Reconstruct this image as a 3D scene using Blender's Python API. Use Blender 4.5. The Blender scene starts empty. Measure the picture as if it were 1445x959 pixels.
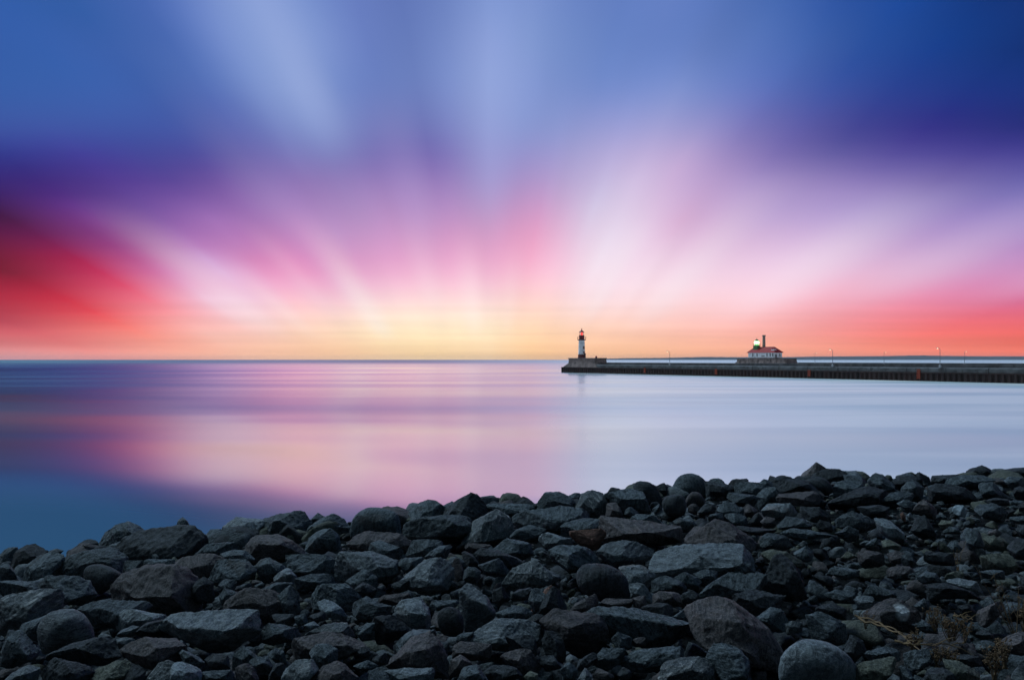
import bpy, bmesh, math, random
import numpy as np
from mathutils import Vector, Matrix, noise as mn

random.seed(7)
S = bpy.context.scene
COL = S.collection
R = math.radians

# ------------------------------------------------------------------ camera
CAMZ = 5.2
F = 1.0            # focal length in units of 1000 photo pixels (photo is 1445 wide)
CX, HY = 722.5, 507.0
cam = bpy.data.cameras.new('camera')
camo = bpy.data.objects.new('camera', cam)
COL.objects.link(camo)
camo.location = (0, 0, CAMZ)
camo.rotation_euler = (R(90), 0, 0)
cam.sensor_width = 36
cam.lens = 36 * 1000 / 1445
cam.shift_y = 27.5 / 1445
cam.clip_start = 0.1
cam.clip_end = 120000
S.camera = camo

S.view_settings.view_transform = 'Standard'
S.view_settings.look = 'None'
S.view_settings.exposure = 0
S.view_settings.gamma = 1
S.view_settings.use_curve_mapping = False


def lin(c):
    r = []
    for v in c[:3]:
        v = v / 255.0
        r.append(v / 12.92 if v <= 0.04045 else ((v + 0.055) / 1.055) ** 2.4)
    return r


# ------------------------------------------------------------------ sky (world): dusk afterglow with wind-drawn clouds
ROWS = [0, 60, 120, 180, 220, 260, 300, 340, 380, 420, 460, 500]
SKY = {
    0: [(48,90,164),(52,92,166),(54,94,168),(60,88,162),(48,52,138),(42,30,96),(58,18,62),(88,20,46),(112,26,48),(150,38,60),(180,70,85),(222,150,150)],
    60: [(50,90,164),(52,92,166),(54,94,168),(64,88,164),(58,52,142),(62,38,118),(74,30,104),(110,24,74),(146,28,62),(190,36,62),(205,80,90),(232,150,148)],
    120: [(52,94,166),(52,92,166),(56,94,168),(66,92,168),(62,56,146),(78,48,134),(110,60,150),(140,36,92),(182,32,72),(215,45,70),(235,85,90),(240,150,140)],
    180: [(66,100,174),(64,98,172),(56,92,166),(62,86,162),(64,66,148),(82,56,138),(114,82,158),(140,66,140),(196,66,116),(234,88,108),(248,120,110),(248,160,145)],
    240: [(76,106,178),(72,104,176),(64,96,168),(62,84,160),(68,72,150),(88,64,144),(120,84,160),(165,110,175),(205,120,180),(240,142,168),(250,158,148),(252,172,150)],
    300: [(102,128,194),(100,126,192),(84,112,182),(70,88,164),(74,72,150),(112,80,156),(150,108,176),(180,120,185),(220,185,225),(242,205,230),(250,198,195),(253,185,155)],
    360: [(122,146,204),(118,142,202),(112,136,196),(92,108,176),(92,88,160),(124,94,162),(152,112,178),(175,110,170),(225,140,185),(240,200,225),(252,205,200),(254,196,162)],
    420: [(112,138,198),(130,154,208),(134,154,208),(124,136,196),(122,120,184),(142,114,176),(166,126,184),(205,132,188),(232,140,190),(250,195,210),(254,215,195),(255,200,160)],
    480: [(106,128,194),(112,134,198),(106,130,194),(116,128,190),(120,118,182),(150,126,186),(172,142,196),(196,150,200),(222,150,195),(240,200,220),(254,224,200),(255,205,160)],
    540: [(94,116,182),(98,120,186),(104,126,190),(112,120,182),(116,104,174),(155,128,188),(178,140,192),(206,152,200),(228,160,200),(248,210,220),(255,240,206),(255,214,165)],
    600: [(100,122,186),(104,126,188),(108,128,190),(108,116,180),(108,96,168),(146,116,178),(172,134,190),(205,145,190),(235,170,205),(252,215,220),(255,240,206),(255,218,165)],
    690: [(122,146,204),(134,154,210),(140,160,214),(140,152,208),(146,142,200),(164,146,200),(190,150,196),(218,155,196),(238,175,208),(250,215,220),(255,239,208),(255,218,170)],
    750: [(120,144,204),(126,150,206),(128,148,206),(128,146,202),(144,140,198),(170,140,192),(205,145,192),(232,158,194),(248,182,210),(252,210,208),(254,218,185),(254,205,150)],
    840: [(100,128,194),(104,132,196),(110,136,200),(146,152,208),(176,168,214),(194,184,222),(214,202,230),(228,214,236),(244,222,236),(248,222,232),(252,210,190),(252,196,150)],
    900: [(94,122,188),(96,124,190),(114,138,202),(156,158,212),(186,170,214),(206,186,222),(214,190,222),(232,208,230),(240,214,230),(250,222,230),(252,205,190),(250,190,145)],
    960: [(98,124,190),(98,124,188),(120,142,204),(160,158,208),(188,164,208),(196,164,208),(208,170,206),(222,182,214),(240,210,228),(252,222,230),(252,195,185),(252,185,145)],
    1080: [(72,106,176),(84,114,182),(88,112,184),(108,104,174),(122,108,172),(164,144,196),(184,160,208),(212,182,216),(236,205,228),(248,204,218),(252,180,178),(252,174,140)],
    1200: [(40,78,156),(44,82,158),(48,76,156),(66,66,144),(88,84,154),(150,130,186),(166,148,202),(206,174,212),(232,196,222),(244,172,194),(248,142,146),(251,152,126)],
    1320: [(18,66,146),(22,64,142),(30,56,136),(46,42,126),(78,66,146),(110,96,166),(158,140,200),(182,150,202),(214,168,206),(232,136,176),(244,110,114),(250,136,108)],
    1440: [(20,46,110),(16,48,114),(20,48,120),(36,42,116),(72,66,150),(110,106,172),(140,122,188),(168,130,190),(200,142,192),(206,104,156),(234,92,92),(246,122,96)],
}
GX = sorted(SKY)
U0, V0 = (690 - CX) / 1000, 0.193     # where the cloud streaks converge (below the horizon)


def sky_sample(px, py):
    px = min(max(px, GX[0]), GX[-1]); py = min(max(py, 0), 500)
    i = max(k for k in range(len(GX)) if GX[k] <= px); i = min(i, len(GX) - 2)
    j = max(k for k in range(len(ROWS)) if ROWS[k] <= py); j = min(j, len(ROWS) - 2)
    fx = (px - GX[i]) / (GX[i + 1] - GX[i]); fy = (py - ROWS[j]) / (ROWS[j + 1] - ROWS[j])
    out = []
    for c in range(3):
        a = SKY[GX[i]][j][c] * (1 - fx) + SKY[GX[i + 1]][j][c] * fx
        b = SKY[GX[i]][j + 1][c] * (1 - fx) + SKY[GX[i + 1]][j + 1][c] * fx
        out.append(a * (1 - fy) + b * fy)
    return out


W = bpy.data.worlds.new('World')
S.world = W
W.use_nodes = True
nt = W.node_tree
nt.nodes.clear()


def N(tree, kind, **kw):
    n = tree.nodes.new(kind)
    for k, v in kw.items():
        setattr(n, k, v)
    return n


def M(tree, op, a, b=None, clamp=False):
    n = tree.nodes.new('ShaderNodeMath'); n.operation = op; n.use_clamp = clamp
    for i, v in enumerate((a, b)):
        if v is None: continue
        if isinstance(v, (int, float)): n.inputs[i].default_value = v
        else: tree.links.new(v, n.inputs[i])
    return n.outputs[0]


def mixc(tree, fac, a, b, mode='MIX'):
    n = tree.nodes.new('ShaderNodeMixRGB'); n.blend_type = mode
    for s_, v in zip(('Fac', 'Color1', 'Color2'), (fac, a, b)):
        if isinstance(v, (int, float)): n.inputs[s_].default_value = v
        elif isinstance(v, (tuple, list)): n.inputs[s_].default_value = (*v[:3], 1)
        else: tree.links.new(v, n.inputs[s_])
    return n.outputs[0]


def ramp(tree, fac, stops, interp='LINEAR'):
    n = tree.nodes.new('ShaderNodeValToRGB')
    cr = n.color_ramp; cr.interpolation = interp
    while len(cr.elements) < len(stops): cr.elements.new(0.5)
    for e, (p, c) in zip(cr.elements, stops):
        e.position = p; e.color = (*c[:3], 1)
    tree.links.new(fac, n.inputs[0])
    return n.outputs[0]


def maprange(tree, v, a, b, c=0.0, d=1.0, kind='SMOOTHSTEP'):
    n = tree.nodes.new('ShaderNodeMapRange'); n.interpolation_type = kind
    n.inputs['From Min'].default_value = a; n.inputs['From Max'].default_value = b
    n.inputs['To Min'].default_value = c; n.inputs['To Max'].default_value = d
    tree.links.new(v, n.inputs['Value'])
    return n.outputs['Result']


tc = N(nt, 'ShaderNodeTexCoord')
sep = N(nt, 'ShaderNodeSeparateXYZ')
nt.links.new(tc.outputs['Generated'], sep.inputs[0])
dx, dy, dz = sep.outputs
yc = M(nt, 'MAXIMUM', dy, 0.03)
u_ = M(nt, 'DIVIDE', dx, yc)
v_ = M(nt, 'MAXIMUM', M(nt, 'DIVIDE', dz, yc), 0.0)
th = M(nt, 'ARCTAN2', M(nt, 'SUBTRACT', u_, U0), M(nt, 'ADD', v_, V0))   # streak angle, radians
# fine streak structure drawn out along the streaks
cmb = N(nt, 'ShaderNodeCombineXYZ')
nt.links.new(M(nt, 'MULTIPLY', th, 6.0), cmb.inputs[0])
nt.links.new(M(nt, 'MULTIPLY', v_, 3.0), cmb.inputs[1])
nz = N(nt, 'ShaderNodeTexNoise'); nz.inputs['Scale'].default_value = 1.0; nz.inputs['Detail'].default_value = 1.5
nz.inputs['Roughness'].default_value = 0.45
nt.links.new(cmb.outputs[0], nz.inputs['Vector'])
STEP = 5
ths = list(range(-80, 81, STEP))
vmax = 0.53
vs = [0, .007, .022, .037, .052] + [.067 + .0185 * i for i in range(25)]
assert len(vs) <= 32
vr = M(nt, 'DIVIDE', v_, vmax)
col = None
for k, t in enumerate(ths):
    stops = []
    for v in vs:
        px = 690 + math.tan(R(t)) * (v + V0) * 1000
        py = 507 - v * 1000
        g_ = min(1.0, v / .06) * 24
        cs = [sky_sample(px, py + o) for o in (-g_, -g_ / 2, 0, g_ / 2, g_)]
        stops.append((v / vmax, lin([sum(w_ * c_[i] for w_, c_ in zip((.14, .22, .28, .22, .14), cs)) for i in range(3)])))
    c = ramp(nt, vr, stops, 'B_SPLINE' if False else 'LINEAR')
    if col is None: col = c
    else:
        w = maprange(nt, th, R(t - STEP), R(t), kind='LINEAR')
        col = mixc(nt, w, col, c)
streak = maprange(nt, nz.outputs['Fac'], 0.3, 0.7, 0.965, 1.035)
fade = maprange(nt, v_, 0.0, 0.05, 0.0, 1.0)
front = mixc(nt, fade, col, mixc(nt, 1.0, col, streak, 'MULTIPLY'))
for t0, sg, v0_, v1_, v2_, v3_, amt, tint in (
        (-52.5, 4.2, .02, .07, .08, .24, .25, (1, .93, 1)), (-48, 2.6, .02, .06, .07, .15, .16, (1, .95, .9)),
        (-36, 6.0, .08, .2, .22, .42, .10, (.62, .55, .9)), (-14, 6.0, .10, .2, .24, .40, .10, (.70, .60, .92)),
        (-33, 4.6, .02, .05, .06, .22, .34, (1, .95, .90)), (-41, 3.0, .05, .10, .12, .22, .10, (1, .85, .95)),
        (-16, 5.0, .05, .09, .10, .22, .12, (1, .92, .97)),
        (-5, 5.0, .02, .06, .08, .2, .18, (1, .95, .93)), (0.5, 8.0, .12, .30, .32, .6, .25, (.34, .42, .75)), (6, 3.4, .02, .06, .08, .18, .08, (1, .93, .93)),
        (26, 9.0, .03, .10, .14, .34, .16, (.99, .95, 1)), (29, 3.0, .04, .08, .09, .22, .12, (1, .97, 1)),
        (41.5, 5.0, .03, .09, .10, .28, .24, (1, .94, 1)), (35, 2.6, .04, .09, .10, .2, .08, (1, .94, 1)),
        (54.5, 5.5, .04, .10, .11, .30, .26, (.98, .90, 1)), (62.5, 4.0, .06, .12, .13, .28, .16, (.95, .84, 1)), (69, 2.5, .06, .11, .12, .2, .10, (.95, .78, .95)),
        (-25.2, 8.5, .25, .36, .46, .75, .55, (.27, .37, .68)), (-24.0, 4.0, .27, .38, .42, .6, .25, (.36, .44, .75))):
    a_ = M(nt, 'ABSOLUTE', M(nt, 'SUBTRACT', th, R(t0)))
    w_ = maprange(nt, a_, 0, R(sg), 1, 0)
    w_ = M(nt, 'MULTIPLY', w_, maprange(nt, v_, v0_, v1_))
    w_ = M(nt, 'MULTIPLY', w_, maprange(nt, v_, v2_, v3_, amt, 0))
    front = mixc(nt, w_, front, tint)
# thin flat bands of cloud close to the horizon
cmb2 = N(nt, 'ShaderNodeCombineXYZ')
nt.links.new(M(nt, 'MULTIPLY', u_, 1.6), cmb2.inputs[0])
nt.links.new(M(nt, 'MULTIPLY', v_, 60.0), cmb2.inputs[1])
nz2 = N(nt, 'ShaderNodeTexNoise'); nz2.inputs['Scale'].default_value = 1.0; nz2.inputs['Detail'].default_value = 4.0
nt.links.new(cmb2.outputs[0], nz2.inputs['Vector'])
band = maprange(nt, nz2.outputs['Fac'], 0.3, 0.7, 0.91, 1.07)
bf = maprange(nt, v_, 0.0, 0.12, 1.0, 0.0)
front = mixc(nt, bf, front, mixc(nt, 1.0, front, band, 'MULTIPLY'))
# the darker half of the sky, overhead and behind
back = ramp(nt, M(nt, 'MAXIMUM', dz, 0.0), [(0.0, (1.2, 1.15, 1.25)), (0.10, (.85, .88, 1.0)), (0.24, (.07, .12, .17)), (0.6, (.05, .09, .125)), (1.0, (.08, .14, .19))])
ff = maprange(nt, dy, 0.02, 0.45)
sky = mixc(nt, ff, back, front)
bg = N(nt, 'ShaderNodeBackground')
nt.links.new(sky, bg.inputs['Color'])
bg.inputs['Strength'].default_value = 1.03
# a trace of clear-air skylight from a sun already on the horizon
ns = N(nt, 'ShaderNodeTexSky', sky_type='NISHITA')
ns.sun_disc = False; ns.sun_elevation = R(0.5); ns.sun_rotation = R(0)
bg2 = N(nt, 'ShaderNodeBackground'); nt.links.new(ns.outputs[0], bg2.inputs['Color'])
bg2.inputs['Strength'].default_value = 0.002
add = N(nt, 'ShaderNodeAddShader'); nt.links.new(bg.outputs[0], add.inputs[0]); nt.links.new(bg2.outputs[0], add.inputs[1])
wo = N(nt, 'ShaderNodeOutputWorld'); nt.links.new(add.outputs[0], wo.inputs['Surface'])
# the brightest part of the high cloud over the water acts as one broad soft light
sl = bpy.data.lights.new('sun', 'SUN'); sl.energy = 2.15; sl.angle = R(28); sl.color = (.66, .89, 1.0)
so = bpy.data.objects.new('sun', sl); COL.objects.link(so)
so.rotation_euler = Vector((-.50, .42, .80)).to_track_quat('Z', 'Y').to_euler()
W.cycles.sampling_method = 'MANUAL'
W.cycles.sample_map_resolution = 1024


# ------------------------------------------------------------------ helpers
def tag(o, label=None, cat=None, group=None, kind=None):
    if label: o['label'] = label
    if cat: o['category'] = cat
    if group: o['group'] = group
    if kind: o['kind'] = kind
    return o


def empty(name, loc, rz=0.0):
    o = bpy.data.objects.new(name, None); COL.objects.link(o)
    o.location = loc; o.rotation_euler = (0, 0, rz); o.empty_display_size = 0.3
    return o


class MB:
    def __init__(s): s.v = []; s.f = []; s.m = []

    def add(s, vs, fs, mi=0):
        o = len(s.v); s.v += [tuple(v) for v in vs]
        for f in fs: s.f.append(tuple(i + o for i in f)); s.m.append(mi)

    def box(s, x0, x1, y0, y1, z0, z1, mi=0):
        s.add([(x0,y0,z0),(x1,y0,z0),(x1,y1,z0),(x0,y1,z0),(x0,y0,z1),(x1,y0,z1),(x1,y1,z1),(x0,y1,z1)],
              [(0,3,2,1),(4,5,6,7),(0,1,5,4),(1,2,6,5),(2,3,7,6),(3,0,4,7)], mi)

    def lathe(s, prof, n=24, c=(0, 0, 0), mi=0, cap=True):
        vs = []; fs = []
        for r, z in prof:
            for k in range(n):
                a = 2 * math.pi * k / n
                vs.append((c[0] + r * math.cos(a), c[1] + r * math.sin(a), c[2] + z))
        for i in range(len(prof) - 1):
            for k in range(n):
                k2 = (k + 1) % n
                fs.append((i * n + k, i * n + k2, (i + 1) * n + k2, (i + 1) * n + k))
        if cap:
            fs.append(tuple(range(n))[::-1]); fs.append(tuple((len(prof) - 1) * n + k for k in range(n)))
        s.add(vs, fs, mi)

    def tube(s, pts, rad, n=6, mi=0):
        pts = [Vector(p) for p in pts]
        if isinstance(rad, (int, float)): rad = [rad] * len(pts)
        vs = []; fs = []
        for i, p in enumerate(pts):
            d = (pts[min(i + 1, len(pts) - 1)] - pts[max(i - 1, 0)]).normalized()
            a = d.orthogonal().normalized() if abs(d.z) > .99 else d.cross(Vector((0, 0, 1))).normalized()
            b = d.cross(a)
            for k in range(n):
                t = 2 * math.pi * k / n
                vs.append(p + a * math.cos(t) * rad[i] + b * math.sin(t) * rad[i])
        for i in range(len(pts) - 1):
            for k in range(n):
                k2 = (k + 1) % n
                fs.append((i * n + k, i * n + k2, (i + 1) * n + k2, (i + 1) * n + k))
        fs.append(tuple(range(n))[::-1]); fs.append(tuple((len(pts) - 1) * n + k for k in range(n)))
        s.add(vs, fs, mi)

    def loft(s, rings, mi=0, caps=True, closed=True):
        n = len(rings[0]); vs = [p for r in rings for p in r]; fs = []
        for i in range(len(rings) - 1):
            for k in range(n if closed else n - 1):
                k2 = (k + 1) % n
                fs.append((i * n + k, i * n + k2, (i + 1) * n + k2, (i + 1) * n + k))
        if caps:
            fs.append(tuple(range(n))[::-1]); fs.append(tuple((len(rings) - 1) * n + k for k in range(n)))
        s.add(vs, fs, mi)

    def build(s, name, mats, parent=None, smooth=False, bevel=0):
        me = bpy.data.meshes.new(name)
        me.from_pydata(s.v, [], s.f)
        if not isinstance(mats, (list, tuple)): mats = [mats]
        for m in mats: me.materials.append(m)
        me.polygons.foreach_set('material_index', s.m)
        bm = bmesh.new(); bm.from_mesh(me); bmesh.ops.recalc_face_normals(bm, faces=bm.faces)
        bm.to_mesh(me); bm.free()
        o = bpy.data.objects.new(name, me); COL.objects.link(o)
        if parent: o.parent = parent
        if smooth:
            me.polygons.foreach_set('use_smooth', [True] * len(me.polygons))
            me.set_sharp_from_angle(angle=R(40))
        if bevel:
            b = o.modifiers.new('bevel', 'BEVEL'); b.width = bevel; b.segments = 2; b.limit_method = 'ANGLE'
        return o


MAT = {}


def mat(name, base, rough=0.8, var=0.25, scale=3.0, bump=0.3, bscale=12.0, metal=0.0, emis=None, estr=0.0, stretch=(1, 1, 1), dirt=None):
    m = bpy.data.materials.new(name); m.use_nodes = True
    t = m.node_tree; b = t.nodes['Principled BSDF']
    b.inputs['Roughness'].default_value = rough; b.inputs['Metallic'].default_value = metal
    c = N(t, 'ShaderNodeTexCoord'); mp = N(t, 'ShaderNodeMapping')
    mp.inputs['Scale'].default_value = stretch
    t.links.new(c.outputs['Object'], mp.inputs['Vector'])
    n1 = N(t, 'ShaderNodeTexNoise'); n1.inputs['Scale'].default_value = scale; n1.inputs['Detail'].default_value = 6
    t.links.new(mp.outputs[0], n1.inputs['Vector'])
    f = maprange(t, n1.outputs['Fac'], .3, .7)
    c0 = [x * (1 - var) for x in base]; c1 = [min(1, x * (1 + var)) for x in base]
    colr = mixc(t, f, c0, c1)
    if dirt:
        n3 = N(t, 'ShaderNodeTexNoise'); n3.inputs['Scale'].default_value = scale * 2.3; n3.inputs['Detail'].default_value = 8
        t.links.new(mp.outputs[0], n3.inputs['Vector'])
        colr = mixc(t, maprange(t, n3.outputs['Fac'], .52, .68, 0, .8), colr, dirt)
    t.links.new(colr, b.inputs['Base Color'])
    if bump:
        n2 = N(t, 'ShaderNodeTexNoise'); n2.inputs['Scale'].default_value = bscale; n2.inputs['Detail'].default_value = 5
        t.links.new(mp.outputs[0], n2.inputs['Vector'])
        bp = N(t, 'ShaderNodeBump'); bp.inputs['Strength'].default_value = bump; bp.inputs['Distance'].default_value = 0.05
        t.links.new(n2.outputs['Fac'], bp.inputs['Height']); t.links.new(bp.outputs[0], b.inputs['Normal'])
    if emis:
        b.inputs['Emission Color'].default_value = (*emis, 1); b.inputs['Emission Strength'].default_value = estr
    MAT[name] = m
    return m


mat('white_paint', (.80, .82, .86), .5, .08, .7, .1, dirt=(.50, .50, .52), stretch=(1, 1, .35))
mat('maroon_paint', (.11, .020, .018), .55, .25, 1.5, .2)
mat('red_paint', (.5, .03, .02), .5, .2, 1.5, .2)
mat('red_roof', (.36, .016, .016), .7, .3, 1.2, .4, stretch=(1, 1, 4))
mat('concrete', (.18, .13, .12), .9, .35, .5, .5, 4, dirt=(.06, .045, .045))
mat('deck_concrete', (.10, .10, .105), .9, .35, .5, .5, 4, dirt=(.05, .045, .045))
mat('rust_steel', (.028, .012, .011), .8, .4, .8, .4, stretch=(1, 1, .2))
mat('rust_bright', (.30, .055, .03), .8, .2, 3, .2)
mat('black_paint', (.02, .02, .022), .5, .2, 3, 0)
mat('dark_glass', (.015, .02, .025), .15, .1, 3, 0)
mat('brick_grey', (.27, .19, .16), .9, .3, 2.0, .6, 14)
mat('galvanised', (.30, .31, .33), .5, .15, 4, 0, metal=.4)
mat('pole_paint', (.16, .17, .19), .6, .15, 4, 0)
mat('green_copper', (.08, .17, .06), .6, .3, 3, .2)
mat('lamp_warm', (.9, .8, .6), .4, .02, 3, 0, emis=(1, .72, .42), estr=3)
mat('lantern_red', (.6, .02, .02), .3, .02, 3, 0, emis=(1, .035, .03), estr=1.6)
mat('lantern_glass', (.8, .35, .3), .1, .02, 3, 0, emis=(1, .55, .42), estr=.55)
mat('lantern_green', (.6, .9, .6), .3, .02, 3, 0, emis=(.62, 1, .55), estr=2.2)
mat('green_glow', (.2, .6, .2), .3, .02, 3, 0, emis=(.25, .85, .25), estr=.8)
mat('dry_stem', (.14, .09, .045), .9, .3, 20, 0)
mat('dry_flower', (.13, .08, .04), .9, .35, 30, 0)
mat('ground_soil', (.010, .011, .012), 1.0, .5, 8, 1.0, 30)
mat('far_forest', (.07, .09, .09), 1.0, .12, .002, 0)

# ------------------------------------------------------------------ water, sheltered and drawn smooth by the long exposure
def make_water():
    mb = MB(); L = 12500
    xs = [-L, -3000, -600, -150, -40, 0, 40, 150, 600, 3000, L]
    ys = [6, 12, 20, 40, 80, 150, 300, 600, 1500, 6000, L]
    vs = [(x, y, 0) for y in ys for x in xs]; n = len(xs)
    fs = [(j*n+i, j*n+i+1, (j+1)*n+i+1, (j+1)*n+i) for j in range(len(ys)-1) for i in range(n-1)]
    mb.add(vs, fs)
    m = bpy.data.materials.new('lake_water'); m.use_nodes = True
    t = m.node_tree; t.nodes.clear()
    g = N(t, 'ShaderNodeNewGeometry')
    def nz(sx, sy, detail=3, rough=.5, off=0):
        mp = N(t, 'ShaderNodeMapping'); mp.inputs['Scale'].default_value = (sx, sy, 1); mp.inputs['Location'].default_value = (off, off * 1.7, 0)
        t.links.new(g.outputs['Position'], mp.inputs['Vector'])
        q = N(t, 'ShaderNodeTexNoise'); q.inputs['Scale'].default_value = 1; q.inputs['Detail'].default_value = detail; q.inputs['Roughness'].default_value = rough
        t.links.new(mp.outputs[0], q.inputs['Vector']); return q.outputs['Fac']
    big = nz(.006, .028, 3, .5, 3.1)      # wind lanes
    soft = nz(.02, .035, 2, .5, 7.7)
    spw = N(t, 'ShaderNodeSeparateXYZ'); t.links.new(g.outputs['Position'], spw.inputs[0])
    X, Y = spw.outputs[0], spw.outputs[1]
    open_lake = maprange(t, Y, 350, 1500, 0, .12)          # beyond the piers the wind ruffles the lake
    ro = M(t, 'ADD', maprange(t, big, .35, .65, .12, .17), open_lake)
    # the slow swell: mean slope of the surface (degrees) against distance from the shore
    yw = M(t, 'MULTIPLY', Y, maprange(t, soft, .3, .7, .89, 1.11, 'LINEAR'))
    q = M(t, 'DIVIDE', M(t, 'SUBTRACT', 5.2, M(t, 'MULTIPLY', X, .03)), M(t, 'MAXIMUM', yw, 5))   # crests run slightly askew to the shore
    q0 = q; sd0 = M(t, 'DIVIDE', X, M(t, 'MAXIMUM', Y, 5))
    q = M(t, 'SUBTRACT', q0, M(t, 'MULTIPLY', maprange(t, sd0, -.42, -.10, 0, .026), maprange(t, q0, .11, .16, 0, 1)))
    def curve(pts):
        lo, hi = -4.0, 8.0
        return maprange(t, ramp(t, M(t, 'DIVIDE', q, .3), [(p / .3, ((d - lo) / (hi - lo),) * 3) for p, d in pts], 'EASE'), 0, 1, lo, hi, 'LINEAR')
    swell = curve([(0, 2.0), (.018, 1.6), (.03, 2.0), (.05, 1.5), (.07, 1.9), (.092, 1.1), (.112, -.8), (.14, -3.0), (.168, -2.9), (.20, -.5), (.225, 1.2), (.25, 2.6), (.28, 3.4)])
    calm = curve([(0, 2.2), (.03, 2.2), (.05, 1.7), (.065, 3.2), (.08, 2.5), (.1, .4), (.13, -.8), (.155, -1.1), (.168, 1.0), (.185, -.5), (.27, 0)])
    # sheltered side: from the pier head to the shore below the camera
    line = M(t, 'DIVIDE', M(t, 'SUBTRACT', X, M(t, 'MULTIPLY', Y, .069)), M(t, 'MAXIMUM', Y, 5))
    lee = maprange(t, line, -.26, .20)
    side = M(t, 'DIVIDE', X, M(t, 'MAXIMUM', Y, 5)); left = maprange(t, side, -.72, -.24, 1, 0)
    chop = M(t, 'MULTIPLY', maprange(t, side, -.70, -.22, 1, 0), maprange(t, q, .03, .12, 5.0, 0))
    tilt = M(t, 'ADD', M(t, 'MULTIPLY', swell, M(t, 'SUBTRACT', 1.0, lee)), M(t, 'MULTIPLY', calm, lee))
    tilt = M(t, 'ADD', tilt, chop)
    tilt = M(t, 'ADD', tilt, M(t, 'MULTIPLY', maprange(t, side, -.68, -.40, 1, 0), maprange(t, q, .1, .13, 0, 3.6)))
    tilt = M(t, 'ADD', tilt, M(t, 'MULTIPLY', maprange(t, side, -.36, -.12, 0, 1), maprange(t, q, .1, .13, 0, 1.1)))
    tilt = M(t, 'ADD', tilt, M(t, 'MULTIPLY', maprange(t, side, -.62, -.28, 1, 0), maprange(t, q, .1, .13, 0, 1.1)))
    tilt = M(t, 'ADD', tilt, maprange(t, big, .3, .7, -.8, .9, 'LINEAR'))
    cn = N(t, 'ShaderNodeCombineXYZ'); cn.inputs[2].default_value = 1
    t.links.new(M(t, 'MULTIPLY', tilt, -math.pi / 180), cn.inputs[1])
    nn = N(t, 'ShaderNodeVectorMath'); nn.operation = 'NORMALIZE'; t.links.new(cn.outputs[0], nn.inputs[0])
    gl = N(t, 'ShaderNodeBsdfGlossy')
    ro = M(t, 'ADD', ro, M(t, 'MULTIPLY', lee, .10))
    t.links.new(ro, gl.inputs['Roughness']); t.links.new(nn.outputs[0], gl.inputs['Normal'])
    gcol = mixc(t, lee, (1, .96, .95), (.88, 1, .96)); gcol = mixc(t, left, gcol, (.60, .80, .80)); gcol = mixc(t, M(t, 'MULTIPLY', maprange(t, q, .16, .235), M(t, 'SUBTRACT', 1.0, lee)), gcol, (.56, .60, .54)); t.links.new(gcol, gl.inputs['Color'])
    df = N(t, 'ShaderNodeBsdfDiffuse')
    # fine wave froth in the lee of the piers, blurred to milk by the long exposure
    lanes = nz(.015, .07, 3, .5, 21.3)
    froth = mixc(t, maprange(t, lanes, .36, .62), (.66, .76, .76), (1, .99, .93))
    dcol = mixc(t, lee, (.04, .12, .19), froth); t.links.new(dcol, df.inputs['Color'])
    fr = N(t, 'ShaderNodeFresnel'); fr.inputs['IOR'].default_value = 3.1
    calmf = M(t, 'ADD', fr.outputs[0], maprange(t, M(t, 'ABSOLUTE', M(t, 'SUBTRACT', q, .15)), 0, .08, .36, 0))   # oily-smooth lane
    calmf = M(t, 'MULTIPLY', calmf, maprange(t, open_lake, 0, .12, 1, .45, 'LINEAR'))
    calmf = M(t, 'MULTIPLY', calmf, maprange(t, left, 0, 1, 1, .8, 'LINEAR'))
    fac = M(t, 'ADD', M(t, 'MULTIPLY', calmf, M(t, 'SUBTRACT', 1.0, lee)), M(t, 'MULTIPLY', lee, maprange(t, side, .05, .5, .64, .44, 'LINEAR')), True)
    mx = N(t, 'ShaderNodeMixShader')
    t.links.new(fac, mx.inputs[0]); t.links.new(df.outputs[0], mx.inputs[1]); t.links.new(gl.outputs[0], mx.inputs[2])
    o = N(t, 'ShaderNodeOutputMaterial'); t.links.new(mx.outputs[0], o.inputs['Surface'])
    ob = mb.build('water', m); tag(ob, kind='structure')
make_water()

# ------------------------------------------------------------------ shore terrain
CREST = [(-400, 306), (0, 303), (150, 283), (300, 263), (450, 253), (600, 226), (750, 214), (900, 199), (1000, 188), (1150, 180), (1300, 175), (1445, 170), (1900, 166)]
def crest(px):
    r = np.interp(px, [c[0] for c in CREST], [c[1] for c in CREST]) / 1000
    dc = np.interp(px, [0, 1445], [10, 14])
    return r, dc
D0, H0 = 4.5, 2.03
def ab(px):
    r, dc = crest(px); Hc = r * dc
    b = (Hc - H0) / (dc - D0); return H0 - b * D0, b, dc
def depth_at(px, row):
    a, b, dc = ab(px); r = max((row - HY) / 1000, b + .02)
    return min(max(a / (r - b), 3.3), dc * 1.12)
def surf_z(x, y):
    px = CX + 1000 * x / max(y, 4.5); px = min(max(px, -350), 1850)
    a, b, dc = ab(px)
    if y < 3: return CAMZ - (a + b * 3) + min(max(0, -1.5 - y) * .85, 11)
    if y <= dc * 1.1: return CAMZ - (a + b * min(y, dc))
    return max(CAMZ - (a + b * dc) - (y - dc * 1.1) * .72, -5)

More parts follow.
